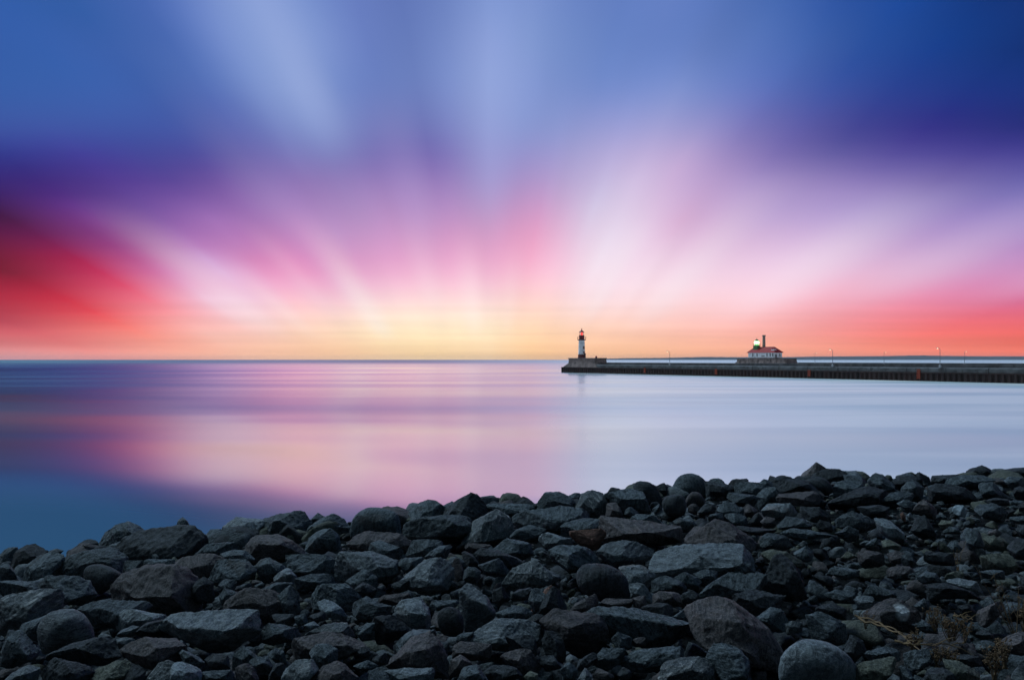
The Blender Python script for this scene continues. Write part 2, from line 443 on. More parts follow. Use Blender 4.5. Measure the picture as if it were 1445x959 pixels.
def make_shore():
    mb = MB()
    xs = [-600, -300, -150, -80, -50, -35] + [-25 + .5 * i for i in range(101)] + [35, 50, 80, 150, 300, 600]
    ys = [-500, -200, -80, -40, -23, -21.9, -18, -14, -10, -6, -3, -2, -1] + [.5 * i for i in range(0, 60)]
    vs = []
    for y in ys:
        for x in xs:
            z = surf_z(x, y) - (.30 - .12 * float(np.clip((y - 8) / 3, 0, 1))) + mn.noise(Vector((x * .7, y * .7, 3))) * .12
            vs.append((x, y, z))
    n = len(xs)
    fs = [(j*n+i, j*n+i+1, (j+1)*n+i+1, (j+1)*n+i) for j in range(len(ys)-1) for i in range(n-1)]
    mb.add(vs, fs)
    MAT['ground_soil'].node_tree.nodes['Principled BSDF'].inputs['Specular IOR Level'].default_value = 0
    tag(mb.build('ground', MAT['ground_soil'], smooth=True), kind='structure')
make_shore()

# far shore
def make_far():
    mb = MB(); D = 9000
    prof = [(820, 506.9), (850, 506.0), (880, 505.2), (930, 504.8), (975, 503.9), (995, 503.4), (1040, 503.8), (1100, 503.9), (1150, 502.9), (1200, 502.6),
            (1250, 502.2), (1280, 501.5), (1300, 501.3), (1330, 501.9), (1380, 502.4), (1450, 502.6), (1550, 502.0), (1700, 503)]
    rings = []
    for i in range(len(prof) - 1):
        for k in range(8):
            f = k / 8; px = prof[i][0] * (1-f) + prof[i+1][0] * f; py = prof[i][1] * (1-f) + prof[i+1][1] * f
            x = (px - CX) / 1000 * D; z = CAMZ + (HY - py) / 1000 * D + mn.noise(Vector((px * .15, 0, 0))) * 3
            z = max(z, 1)
            rings.append([(x * .995, D - 500, -2), (x, D - 200, z * .5), (x, D, z), (x * 1.02, D + 500, z * .8), (x * 1.05, D + 1500, -2)])
    mb.loft(rings, closed=False, caps=False)
    tag(mb.build('hills', MAT['far_forest'], smooth=True), kind='structure')
make_far()

# ------------------------------------------------------------------ boulders
TONE = {  # (colour a, colour b, speck colour, amount)
    'd': ((.040, .054, .062), (.155, .185, .205), (.26, .28, .30), .25),
    'k': ((.028, .033, .038), (.075, .085, .095), (.14, .15, .16), .15),
    'p': ((.10, .12, .135), (.26, .29, .31), (.42, .43, .43), .35),
    'b': ((.062, .060, .064), (.160, .142, .144), (.30, .26, .25), .25),
    'o': ((.085, .095, .080), (.18, .19, .155), (.32, .33, .26), .25),
    'w': ((.15, .175, .195), (.31, .355, .385), (.55, .62, .68), .4),
    's': ((.075, .09, .10), (.17, .19, .20), (.60, .60, .60), .5),
    'R': ((.13, .075, .06), (.30, .155, .12), (.38, .28, .24), .3),
    'W': ((.35, .43, .50), (.60, .72, .80), (.8, .85, .9), .4),
}
def rock_mat(tone, cap=False):
    key = 'rock_' + tone + ('_cap' if cap else '')
    if key in MAT: return MAT[key]
    a, b, sp, amt = TONE[tone]
    m = bpy.data.materials.new('rock_face_' + str(len(MAT))); m.use_nodes = True; MAT[key] = m
    t = m.node_tree; bs = t.nodes['Principled BSDF']
    bs.inputs['Roughness'].default_value = .82
    bs.inputs['Specular IOR Level'].default_value = .2
    c = N(t, 'ShaderNodeTexCoord'); oi = N(t, 'ShaderNodeObjectInfo')
    vm = N(t, 'ShaderNodeVectorMath'); vm.operation = 'ADD'
    sc = N(t, 'ShaderNodeVectorMath'); sc.operation = 'SCALE'; sc.inputs[0].default_value = (37, 53, 71)
    t.links.new(oi.outputs['Random'], sc.inputs['Scale'])
    t.links.new(c.outputs['Object'], vm.inputs[0]); t.links.new(sc.outputs[0], vm.inputs[1])
    P = vm.outputs[0]
    def nz(scale, det, rough=.6, vec=P, dist=0):
        q = N(t, 'ShaderNodeTexNoise'); q.inputs['Scale'].default_value = scale; q.inputs['Detail'].default_value = det
        q.inputs['Roughness'].default_value = rough; q.inputs['Distortion'].default_value = dist
        t.links.new(vec, q.inputs['Vector']); return q.outputs['Fac']
    # bedding direction, different on every stone
    vr_ = N(t, 'ShaderNodeVectorRotate'); vr_.rotation_type = 'EULER_XYZ'
    rr = N(t, 'ShaderNodeVectorMath'); rr.operation = 'SCALE'; rr.inputs[0].default_value = (5.1, 9.7, 13.3)
    t.links.new(oi.outputs['Random'], rr.inputs['Scale'])
    t.links.new(P, vr_.inputs['Vector']); t.links.new(rr.outputs[0], vr_.inputs['Rotation'])
    mp = N(t, 'ShaderNodeMapping'); mp.inputs['Scale'].default_value = (1, 1, 7); t.links.new(vr_.outputs[0], mp.inputs['Vector'])
    bed = nz(4.5, 6, .65, mp.outputs[0], .6)
    blot = nz(3.0, 5, .6)
    mid = nz(16, 6, .7)
    fine = nz(60, 4, .8)
    mixv = M(t, 'ADD', M(t, 'MULTIPLY', bed, .30), M(t, 'ADD', M(t, 'MULTIPLY', mid, .32), M(t, 'MULTIPLY', fine, .38)))
    colr = mixc(t, maprange(t, mixv, .44, .56), a, b)
    # lichen and quartz specks
    spk = M(t, 'MULTIPLY', maprange(t, fine, .54, .64), maprange(t, blot, .42, .62))
    colr = mixc(t, M(t, 'MULTIPLY', spk, amt), colr, sp)
    if tone in 'sW':
        vein = maprange(t, bed, .56, .64)
        vein = M(t, 'MULTIPLY', vein, maprange(t, mid, .40, .58))
        colr = mixc(t, M(t, 'MULTIPLY', vein, .75), colr, sp)
    else:
        vein = maprange(t, bed, .62, .70)
        vein = M(t, 'MULTIPLY', vein, maprange(t, mid, .45, .62))
        colr = mixc(t, M(t, 'MULTIPLY', vein, .35), colr, sp)
    grit = nz(130, 2, .6)
    colr = mixc(t, maprange(t, grit, .60, .68, 0, .45), colr, sp)
    colr = mixc(t, maprange(t, grit, .40, .32, 0, .6), colr, (a[0] * .5, a[1] * .5, a[2] * .5))
    # rusty staining on some stones
    st = M(t, 'MULTIPLY', maprange(t, blot, .55, .70), maprange(t, oi.outputs['Random'], .55, .9, 0, .5))
    colr = mixc(t, st, colr, (a[0] * 1.9, a[1] * 1.15, a[2] * .85))
    if cap:
        spz = N(t, 'ShaderNodeSeparateXYZ'); t.links.new(c.outputs['Object'], spz.inputs[0])
        d2 = M(t, 'ADD', M(t, 'POWER', M(t, 'DIVIDE', M(t, 'ADD', spz.outputs[0], -.015), .075), 2.0), M(t, 'POWER', M(t, 'DIVIDE', M(t, 'SUBTRACT', spz.outputs[2], .24), .055), 2.0))
        cp = maprange(t, M(t, 'ADD', d2, M(t, 'MULTIPLY', mid, .5)), .6, 1.5, 1, 0)
        colr = mixc(t, cp, colr, (.75, .78, .8))
    val = maprange(t, oi.outputs['Random'], 0, 1, .66, 1.05, 'LINEAR')
    colr = mixc(t, 1.0, colr, val, 'MULTIPLY')
    t.links.new(colr, bs.inputs['Base Color'])
    hh = M(t, 'ADD', M(t, 'MULTIPLY', bed, .9), M(t, 'ADD', M(t, 'MULTIPLY', mid, .8), M(t, 'MULTIPLY', fine, .55)))
    bp = N(t, 'ShaderNodeBump'); bp.inputs['Strength'].default_value = 1.0; bp.inputs['Distance'].default_value = .04
    t.links.new(hh, bp.inputs['Height']); t.links.new(bp.outputs[0], bs.inputs['Normal'])
    return m

VIEW = {'A': (0, 710, 5), 'B': (0, 830, 6), 'C': (240, 700, 5), 'D': (240, 830, 5), 'E': (500, 680, 5), 'F': (500, 800, 5),
        'G': (760, 660, 5), 'H': (760, 800, 5), 'I': (1000, 640, 5), 'J': (1000, 800, 5), 'K': (1205, 640, 6), 'L': (1205, 800, 6), 'P': (0, 0, 1)}
# each stone: survey sheet | stone kind | outline seen from the shore path | what singles it out
STONES = '''A|d|-40,400 0,385 50,345 75,305 115,315 120,420 90,470 40,440 -40,450|
A|k|95,330 165,320 195,295 235,300 330,340 300,370 150,500 120,490 80,420|crest:dark peaked rock at left shore edge
A|d|330,345 400,320 440,335 400,360 340,360|
A|d|145,530 180,440 270,380 400,340 450,345 440,420 380,470 330,520 200,555|
A|k|415,400 450,345 530,320 600,260 665,240 700,290 720,320 600,350 540,390 420,425|
A|d|-30,450 50,430 90,465 140,530 100,550 -30,545|
A|d|400,470 440,420 560,375 620,340 760,330 860,390 880,430 860,480 600,520 330,520|
A|kr|590,500 620,450 690,435 770,445 830,480 865,520 760,560 720,620 620,570|
A|d|690,265 750,205 840,155 905,135 960,170 1020,215 900,260 830,320 780,360 740,320|tent-shaped rock against the blue water
A|k|780,290 900,240 960,210 1030,220 1230,170 1350,170 1380,165 1440,210 1430,280 1360,340 1220,385 960,405 820,380|wide black-fronted boulder under a small peak
A|d|1235,175 1250,130 1280,100 1320,130 1355,165 1300,195|
A|b|740,600 755,570 930,490 1110,438 1220,440 1260,480 1350,570 1320,640 1430,760 1400,780 1200,780 1000,690 740,690|great wedge rock with a brownish right face
A|d|-30,550 270,555 300,600 280,630 -30,660|
A|d|270,540 350,510 560,515 600,560 700,680 620,715 430,680 400,620 290,620|
A|d|1000,430 1030,395 1220,395 1240,440 1100,440 1010,470|
A|d|880,400 1000,410 1000,460 900,500 860,490|
A|b|1220,395 1400,365 1500,370 1560,400 1500,470 1380,560 1260,460|
B|s|-30,90 150,55 330,30 500,40 530,130 520,200 340,240 180,340 -30,370|wide flecked boulder at the left picture edge
B|pr|330,340 380,270 440,205 560,192 640,195 730,250 770,330 790,420 640,480 500,530 380,530 330,430|smooth grey disc-like boulder
B|d|650,190 760,145 930,120 1130,125 1290,150 1200,180 960,240 960,330 830,320 760,300 720,240|
B|p|960,330 980,250 1040,200 1130,175 1250,195 1395,230 1300,290 1150,330 1000,345|
B|d|160,360 240,290 380,240 420,230 340,320 300,420 220,400|
B|d|-30,380 50,370 150,375 220,430 300,520 240,580 60,640 -30,600|
B|k|580,500 640,470 920,405 960,410 1000,540 880,610 640,610 380,580 380,545|
B|p|970,380 1120,320 1190,330 1140,390 1060,400|
B|p|970,430 1070,415 1140,440 1060,510 1000,510|
B|b|1010,550 1100,470 1230,425 1440,460 1560,480 1540,560 1480,640 1280,680 1130,590|
B|k|330,700 480,590 560,600 720,660 780,720 740,850 330,850|
B|o|750,770 830,690 950,640 1070,605 1120,650 1040,720 1020,850 750,850|
B|p|60,760 110,710 230,660 310,690 300,760 200,800 0,830|
B|s|1260,740 1340,650 1420,620 1500,640 1560,700 1640,850 1260,850|
B|k|1020,720 1080,650 1150,660 1220,700 1200,850 1030,850|
B|k|1100,390 1240,310 1440,250 1490,330 1420,420 1200,420|
C|d|240,270 280,240 350,235 310,280 270,300|
C|p|270,300 380,220 480,155 610,170 700,180 560,240 540,310 430,330 400,290|
C|d|560,240 600,190 740,150 880,115 940,135 990,190 1000,260 930,330 840,300 720,280 580,290|broad humped boulder on the left skyline
C|d|970,160 1040,120 1095,145 1050,180 1000,195|
C|d|920,290 1000,210 1160,122 1210,170 1260,210 1220,290 1180,260 1110,240 980,310|
C|d|960,330 1050,255 1130,225 1190,280 1210,340 1140,375 970,350|
C|b|520,380 550,300 620,285 740,282 900,335 950,370 900,400 800,430 600,435 530,420|brownish flat-topped block with a black front
C|d|160,400 280,330 430,325 470,385 370,400 330,430 200,420|
C|d|360,410 440,385 520,390 590,440 450,460 370,450|
C|d|280,590 300,500 350,460 430,455 520,450 600,510 560,560 480,600 380,570 310,620|
C|d|600,500 640,455 720,435 805,500 760,540 700,590 610,570|
C|p|720,590 760,540 830,505 890,560 870,610 740,600|
C|d|330,660 350,600 400,575 470,600 460,640 400,670|
C|d|800,440 860,405 1080,420 1200,480 1240,540 1100,560 920,560 850,500|
P|p|468,782 490,779 520,782 556,792 560,803 545,815 520,812 500,808 488,820 472,812|
C|d|890,580 1000,550 1100,555 1200,600 1000,640 900,650|
C|d|1240,610 1370,525 1450,560 1450,640 1420,700 1290,660|
C|d|1000,650 1100,620 1240,620 1340,710 1300,790 1160,790 1020,800|
C|d|625,660 740,615 870,615 830,670 770,700|
C|d|770,700 840,640 900,690 915,830 850,860 780,780|
C|b|380,760 470,700 560,655 700,670 770,700 850,780 900,860 740,860 700,840 600,820 400,820|speckled pinkish-grey boulder in the left middle
C|d|330,720 380,655 480,690 400,750 340,760|
C|k|120,690 180,610 230,580 290,620 300,720 190,760|
D|w|1050,100 1090,88 1150,110 1240,150 1240,210 1160,200 1110,160|small bluish-white twisted stone
C|d|1300,770 1380,715 1460,760 1480,850 1300,860|
P|b|488,765 505,756 520,751 545,753 578,755 580,766 566,778 545,772 510,776|rust-brown rock left of centre
E|d|60,460 180,420 320,460 360,490 330,530 80,520|
D|p|-110,250 20,200 160,185 220,190 400,180 480,150 590,155 640,200 680,250 560,300 440,390 300,430 100,380 -20,350|long pale grey slab at lower left
D|d|600,300 700,250 780,270 880,285 930,340 720,375 620,350|
D|k|720,190 800,170 870,190 850,240 780,270 730,240|
D|s|945,330 1030,275 1150,250 1250,255 1310,310 1345,370 1200,330 1000,340|
D|b|810,380 860,360 1100,325 1200,330 1410,415 1200,470 1010,500 830,510 800,440|flat reddish-topped slab near the bottom
D|d|990,460 1040,400 1110,400 1200,440 1190,490 1040,560|
D|w|950,260 1010,232 1060,265 1000,290|
D|d|450,460 520,415 580,440 610,480 560,540 450,550|
D|d|550,520 620,475 690,485 730,540 700,600 600,570|
D|d|690,460 740,425 800,450 820,520 760,520|
D|b|470,560 540,530 580,560 620,640 620,700 480,700|
D|k|700,600 740,535 800,530 810,620 700,645|
D|p|800,560 900,510 1010,500 1040,560 960,640 930,700 800,700|
D|b|990,640 1080,560 1170,525 1220,545 1310,620 1330,700 980,700|
D|d|1290,550 1370,510 1450,540 1420,570 1330,570|
D|w|0,525 90,520 200,590 210,645 200,700 0,700 -50,600|
D|d|220,600 300,580 460,580 465,645 230,650|
D|k|240,510 300,470 400,480 420,560 250,580|
D|d|870,200 960,180 970,240 900,260|
D|k|990,190 1080,165 1100,210 1000,235|
D|d|1330,310 1380,255 1440,245 1440,360 1350,370|
D|d|40,430 110,470 240,500 200,560 120,560|
E|dr|-20,290 0,250 60,205 130,183 200,215 260,205 300,230 315,290 315,350 200,370 0,330|
E|d|350,290 380,220 440,190 540,120 600,155 630,190 620,210 530,250 480,260 400,290|pointed rock against the pink water
E|k|600,235 680,180 750,120 820,78 880,105 920,170 945,235 860,315 790,250 720,235|tall dark tooth of rock against pink water
E|d|320,300 500,250 560,260 620,235 740,240 800,270 860,325 740,400 640,430 500,400 400,390 320,350|
E|s|765,420 850,340 930,240 1000,210 1070,240 1135,350 1000,440 960,430 840,410 790,440|pale lit slanting boulder at centre
E|d|925,165 960,155 1260,160 1265,200 1080,240 1040,220 950,235|
E|b|1030,150 1060,110 1140,122 1190,150 1180,175 1040,175|
E|k|1140,125 1190,100 1290,140 1290,165 1190,170|
P|d|718,728 754,720 790,716 832,720 834,728 800,742 770,745 730,750|broad smooth slab below the centre skyline
E|k|1330,290 1370,275 1430,300 1430,350 1350,345|
E|d|1100,380 1160,330 1230,312 1340,330 1340,380 1280,420 1180,400|
P|p|755,760 762,754 774,752 790,756 808,762 806,768 780,772|
E|d|960,480 1080,405 1230,430 1250,490 1170,530 1040,510|
E|k|840,510 910,475 1000,490 1150,540 1180,560 1080,600 1040,560 880,570|
E|d|880,590 1020,535 1080,610 1085,650 940,640|
E|b|690,570 700,540 740,545 785,640 770,670 710,680|small upright pinkish block
E|k|760,480 850,540 910,640 850,640 780,560|
E|d|770,600 850,600 910,640 880,690 800,710 770,680|
E|d|360,520 420,420 520,405 620,420 600,460 540,510 400,530|
E|d|490,530 600,460 690,445 660,500 640,530 540,545|
E|d|300,560 380,535 480,540 470,590 400,640 320,620|
E|p|320,690 410,650 500,560 640,540 680,560 680,660 640,720 520,770 460,720 380,700|
E|k|255,720 330,690 400,700 380,770 290,770|
E|s|1060,700 1130,600 1200,555 1270,560 1360,620 1440,660 1400,690 1280,720 1140,740|white-streaked rock right of centre
E|d|0,680 60,625 110,630 130,690 150,760 60,800 0,780|
E|b|770,430 960,440 900,480 830,500 780,460|
F|p|755,130 800,125 870,160 930,220 990,290 940,380 850,420 800,440 760,370 770,290|tall tapering grey rock standing upright
F|p|260,300 340,245 450,235 510,290 545,390 490,440 400,400 360,340|
F|k|110,420 150,355 290,345 390,450 320,490 150,520|
F|kr|585,330 640,290 710,290 760,350 770,440 700,470 610,450|
F|d|540,300 545,240 750,235 700,280 600,290|
F|b|210,720 330,600 400,530 520,480 600,540 660,680 640,740 480,710 300,740|big pinkish triangular boulder at bottom centre
F|d|250,570 330,500 400,450 520,440 610,460 625,560 600,540 520,480 390,530 290,610|
F|w|220,745 380,712 560,720 595,745 560,790 280,830|pale flat stone at the bottom edge
F|p|820,490 880,420 1010,390 1200,385 1330,410 1335,460 1300,530 1080,540 1050,560 950,540 830,530|large smooth oblong boulder low in the centre
F|k|1080,490 1270,470 1300,560 1260,610 1100,570|
F|d|720,490 760,465 840,455 810,520 730,530|
F|b|690,570 760,535 960,550 975,600 930,640 820,640 700,620|
F|b|670,750 690,650 750,620 830,680 790,700 740,760|
F|d|720,830 760,710 860,700 930,780 940,850 720,850|
F|b|1000,660 1060,620 1190,585 1250,600 1325,700 1280,740 1140,690 1080,670|
F|k|910,750 960,700 1060,685 1150,720 1190,760 1100,800 940,800|
F|o|1200,770 1240,730 1290,750 1295,820 1210,820|small olive stone at the bottom edge
F|d|1000,330 1090,290 1200,290 1250,330 1200,370 1010,390|
F|k|1215,370 1270,330 1340,340 1365,380 1330,405|
F|d|1225,250 1260,150 1330,140 1380,190 1340,290 1250,320|
F|R|1250,300 1300,220 1400,125 1375,200 1265,318|thin orange-red stone wedge
F|d|0,260 60,220 260,270 230,330 100,380 0,360|
F|b|150,240 200,200 370,190 400,220 270,260|
F|k|0,160 60,110 150,160 130,200 20,210|
F|k|980,170 1040,140 1090,210 1030,250 980,240|
F|k|1100,210 1160,170 1260,140 1220,210 1120,230|
F|d|0,690 90,660 180,700 60,720|
F|d|100,740 200,720 260,795 260,840 110,840|
F|d|20,440 90,400 120,430 110,500 40,490|
F|k|0,570 110,560 100,620 0,640|
F|k|120,640 220,600 260,660 150,690|
G|d|0,240 60,170 130,170 220,200 245,240 220,290 130,290 60,300 0,310|
G|d|220,195 270,170 310,190 270,230 240,230|
G|s|250,260 310,190 380,160 450,190 490,250 470,340 370,330 280,290|white-striped rock on the centre skyline
G|d|460,190 490,160 620,152 730,170 790,280 790,320 700,280 590,280 500,230|
G|b|470,350 490,260 540,240 600,310 600,350 540,355|
G|kr|670,140 700,100 760,98 830,130 880,200 830,250 790,260 750,190|
G|k|835,130 885,108 930,150 920,190 860,180|
G|dr|935,130 980,70 1050,42 1130,55 1190,110 1180,170 1040,170 1010,190 950,170|round domed boulder on the skyline
G|br|1035,210 1080,165 1140,175 1185,230 1120,240 1050,240|
G|kr|870,240 920,200 1000,190 1040,240 1030,310 950,340 890,290|
G|b|1055,270 1100,250 1130,280 1110,325 1060,310|
G|k|1190,100 1300,115 1400,130 1390,190 1200,190|
G|d|600,290 650,275 720,320 640,345 610,320|
G|d|640,360 700,330 800,335 900,410 870,430 700,375|
G|b|420,400 480,360 640,370 830,400 1000,430 1025,490 900,520 700,510 520,540 470,480|long brown slab right of centre
G|d|160,420 200,390 340,360 440,370 420,430 250,440 210,490 170,470|
G|R|225,450 430,435 475,470 440,540 400,570 330,560 240,490|orange-topped dark rock
G|p|430,590 470,540 600,525 740,530 820,570 770,640 700,680 570,700 500,670|flat grey slab shaped like a shield
G|d|65,600 160,555 360,560 450,640 440,680 300,720 200,740 130,690|
G|p|580,710 660,685 740,690 820,760 740,850 600,760|
G|kr|285,740 340,680 470,690 560,730 620,790 640,900 560,920 440,920 290,830|bulky dark boulder below the shield slab
P|w|916,790 928,774 960,769 1000,771 1040,772 1062,778 1074,790 1072,800 1040,796 1012,806 980,810 948,812 924,808|wide blue-grey slab with a whitish rim
P|b|964,768 985,757 1000,742 1014,737 1030,741 1055,758 1076,776 1060,784 1000,784 975,778|brownish pyramid rock
G|d|955,380 1000,350 1080,370 1110,400 1060,450 980,430|
G|k|1130,300 1180,255 1250,250 1260,300 1150,330|
G|d|1260,300 1320,240 1440,290 1440,360 1300,380|
G|d|1290,720 1340,665 1480,660 1530,700 1440,740 1300,750|
G|d|970,770 1030,735 1100,770 1160,830 1080,840 1000,820|
G|d|1100,750 1170,710 1260,740 1250,780 1180,820|
G|d|800,290 850,255 880,300 820,315|
G|d|800,780 900,765 1000,800 1060,860 960,890 800,880|
G|b|1030,490 1120,430 1200,400 1130,480 1050,510|
H|b|30,400 130,330 400,350 500,410 490,500 400,580 290,590 200,540 70,450|large slate-purple faceted boulder
H|k|30,520 70,440 150,470 190,560 180,640 60,600|
H|k|0,270 100,140 160,170 210,260 180,310 60,340 0,320|
H|b|200,330 330,240 400,200 440,260 380,300 290,330|
H|b|445,250 470,225 660,225 650,290 500,290|
H|b|665,220 750,205 760,260 730,305 680,300|
H|k|735,280 850,260 950,270 930,350 850,370 740,340|
H|b|800,190 850,170 1000,185 1020,260 870,260 810,250|
H|d|300,330 450,300 650,300 730,320 860,380 1080,400 1110,450 1000,510 760,520 540,500 500,400 420,350|long dark shelf-like slab
H|d|940,350 1050,280 1100,320 1100,390 970,390|
P|b|972,852 982,841 1000,840 1030,850 1050,866 1075,884 1095,905 1100,930 1090,932 1060,915 1010,905 990,890 978,870|large brown leaning boulder
H|k|1150,520 1240,410 1340,280 1440,360 1460,470 1300,490 1200,550|
H|d|600,650 700,600 800,580 1000,565 1110,640 1000,660 880,720 660,730|
H|s|870,760 900,700 1050,650 1130,645 1240,690 1290,760 1270,850 870,850|white-veined orange-tinted rock at the bottom edge
H|d|1190,630 1260,570 1320,560 1440,600 1500,700 1500,850 1300,850 1260,700|
H|d|390,640 450,580 600,580 590,650 480,710 410,680|
H|b|380,750 430,720 530,770 500,795 400,800|
H|k|270,720 330,640 400,600 420,640 330,710|
H|d|160,720 200,670 270,690 270,780 180,790|
H|d|510,500 560,460 650,500 660,570 560,570|
H|b|670,510 750,490 750,545 690,545|
H|k|20,620 100,620 160,690 60,720 20,680|
H|w|640,110 740,120 800,190 790,240 720,190 650,170|
H|b|880,360 920,340 940,385 890,385|
H|k|1000,190 1080,165 1130,200 1040,270|
P|d|990,838 1010,820 1030,810 1075,808 1078,822 1064,834 1040,835 1020,842|
H|k|550,760 600,700 650,740 620,820|
H|p|280,780 340,700 380,760 330,840|
I|b|630,185 670,130 755,68 840,115 830,150 700,190|sharp peak highest on the right skyline
I|k|690,190 760,135 840,112 920,115 1010,145 960,170 900,200 790,170|
I|d|960,150 1100,160 1140,200 1060,215 980,195|
I|d|1130,180 1190,145 1240,155 1300,210 1320,260 1240,270 1160,230|
I|k|1310,190 1360,162 1445,158 1500,165 1520,180 1480,230 1330,240|
I|k|470,215 540,185 640,180 700,200 800,260 820,290 700,270 540,270 500,240|
I|d|190,220 210,205 330,205 450,230 330,290 240,290 190,260|
I|d|360,205 390,180 460,220 400,235|
I|kr|680,190 760,170 830,180 880,220 830,260 760,240|
I|d|880,230 930,185 1000,210 1100,200 1110,240 980,270 900,290|
I|d|340,300 400,245 480,240 520,290 480,330 360,360|
I|b|470,330 520,290 620,280 760,270 840,340 830,365 700,340 600,340|ochre-patched rock below the right peak
I|d|140,310 160,280 350,300 360,340 300,370 180,350|
I|p|380,400 430,360 560,350 640,420 640,460 480,440 400,430|
I|b|240,390 280,355 350,400 310,440 260,430|
I|b|370,480 410,445 470,460 470,510 400,515|
I|d|110,430 230,420 265,450 265,510 180,500|
I|d|0,430 100,420 110,480 0,490|
I|d|60,360 180,350 230,400 100,415|
I|k|280,470 350,420 380,450 370,510 290,515|
I|k|860,330 960,280 1120,240 1280,270 1200,350 1050,380 900,370|
I|k|640,380 780,385 880,440 860,490 720,460 650,430|
I|d|900,500 930,450 1010,410 1120,450 1190,480 1180,520 1080,540 960,520|
I|w|1170,455 1260,470 1360,540 1410,590 1300,600 1220,540|long bluish rock slanting down to the right
I|d|900,560 980,510 1070,550 1080,590 980,610|
I|d|350,610 430,565 560,590 590,650 500,670 380,650|
I|o|390,710 430,675 540,690 640,740 680,790 620,790 540,740 420,750|curved olive rock beside the pyramid rock
P|k|1074,832 1084,800 1092,788 1105,786 1118,795 1130,815 1138,838 1120,840 1100,835|black triangular rock right of centre
I|d|600,700 680,650 740,690 740,750 660,750|
I|o|1230,620 1270,605 1365,650 1350,675 1240,650|pale olive brick-shaped stone
I|o|940,730 980,685 1050,720 1000,740|
I|d|1110,640 1180,595 1200,630 1140,650|
I|d|500,560 600,530 740,545 900,580 760,590 620,600|
I|k|750,510 780,465 850,480 880,540 800,540|
I|d|480,520 560,450 660,460 740,520 600,530|
I|k|160,510 270,520 500,540 440,560 330,570|
I|d|1200,350 1290,280 1380,270 1445,290 1420,330 1340,330 1270,380|
I|k|1060,380 1200,360 1280,380 1240,440 1120,440|
J|k|160,190 340,175 530,210 480,260 330,300 280,330 180,250|
J|d|340,350 440,290 520,310 560,370 530,430 460,440 400,410|
J|s|545,400 590,380 670,395 650,440 560,470|
J|d|730,420 700,350 760,310 850,340 950,400 965,510 870,530 740,490|squarish rock above the pale round boulder
J|k|740,290 850,250 960,290 950,350 870,340 780,310|
J|wr|520,680 550,600 640,525 760,530 870,555 1010,660 1020,760 960,830 700,850 520,800|big pale rounded boulder at the bottom edge
J|b|110,480 240,485 310,520 370,600 350,660 250,620 180,580 140,540|
P|bc|1221,868 1235,855 1255,846 1270,848 1290,860 1297,872 1294,885 1275,892 1250,880|brown rounded boulder with a white cap
J|p|1030,230 1060,200 1180,215 1180,250 1110,290 1060,270|
J|d|1100,190 1140,120 1260,160 1350,220 1200,230|
J|d|820,190 900,160 1060,180 1020,240 900,240|
J|d|850,40 900,0 1050,20 1060,60 960,80|
J|k|960,580 1010,475 1080,520 1110,580 1050,640 980,630|
J|d|1080,620 1110,590 1250,568 1350,600 1330,640 1150,670|
J|o|1040,760 1080,690 1200,680 1330,640 1290,720 1200,790 1040,830|
K|k|930,170 990,130 1075,100 1130,130 1200,155 1150,180 1000,185|dark peaked rock on the far right skyline
K|k|1210,150 1250,140 1350,150 1440,120 1500,110 1500,190 1380,180 1240,190 1180,200|
K|d|770,260 800,210 900,185 1100,190 1180,220 1040,250 900,280|
K|k|640,210 680,190 800,180 900,180 800,220 760,260 700,250|
K|d|410,290 440,240 520,220 580,280 560,340 520,370 420,310|
K|k|590,320 720,265 900,280 1040,330 1090,370 1050,400 900,370 780,380 690,400|broad black slab under the right skyline
K|W|830,480 870,440 920,435 955,490 940,525 880,515|small bluish-white stone high on the right
K|d|1040,480 1090,440 1200,430 1320,490 1310,560 1220,560 1120,500|
K|b|500,470 540,410 590,385 660,430 720,490 700,540 590,510|
K|R|390,510 410,490 440,530 430,570|
K|p|440,520 480,500 510,550 470,560|
K|k|490,630 540,550 620,530 690,620 700,680 600,700 520,660|
K|o|725,600 750,565 830,570 860,610 760,640|
K|d|740,660 810,615 900,635 910,670 780,670|
K|d|940,670 970,635 1060,660 1110,700 1100,760 980,790 950,740|
K|b|1130,680 1200,635 1260,670 1220,695|
K|o|1110,720 1180,690 1270,740 1260,800 1170,790|
K|d|1060,250 1180,245 1280,310 1230,360 1110,340|
K|k|1090,400 1200,375 1320,390 1340,430 1200,430|
K|d|1330,540 1440,530 1500,560 1440,590 1340,580|
K|k|1310,790 1360,740 1460,720 1500,800 1500,880 1380,870|
K|k|600,850 720,835 830,850 850,930 700,930 600,900|
K|o|1080,870 1160,850 1300,840 1380,920 1300,1000 1100,960|
K|k|1390,430 1460,400 1500,470 1400,480|
K|b|290,850 350,820 420,840 400,920 320,930|
K|d|400,860 470,840 530,920 520,960 430,940|
K|d|800,780 850,740 920,790 900,830 830,810|
K|b|40,850 100,820 260,850 280,930 100,950 50,920|
K|d|1280,230 1320,190 1420,200 1460,260 1380,290|
K|d|370,420 430,390 510,410 520,470 440,480|
K|k|1330,300 1450,270 1500,330 1480,380 1360,370|
K|k|1380,640 1440,600 1500,620 1500,700 1420,690|
L|o|770,100 790,50 870,30 940,40 920,90 800,110|rounded olive stone among the right rocks
L|p|790,110 900,105 1040,130 1070,200 1050,220 960,180 840,150|
L|k|640,200 650,160 780,140 900,190 1000,210 1060,250 960,260 800,240 650,250|
L|b|1030,400 1110,340 1250,270 1280,320 1220,400 1110,480 1050,430|pinkish slab leaning behind the dry weeds
L|b|1240,640 1320,590 1440,540 1520,560 1520,740 1340,700 1260,680|
L|b|720,680 770,640 860,628 935,660 930,720 820,740 730,720|
L|o|780,790 900,810 1000,860 1080,910 1020,990 920,990 850,870|
L|d|430,730 520,710 680,710 690,750 520,760 480,880 440,860|
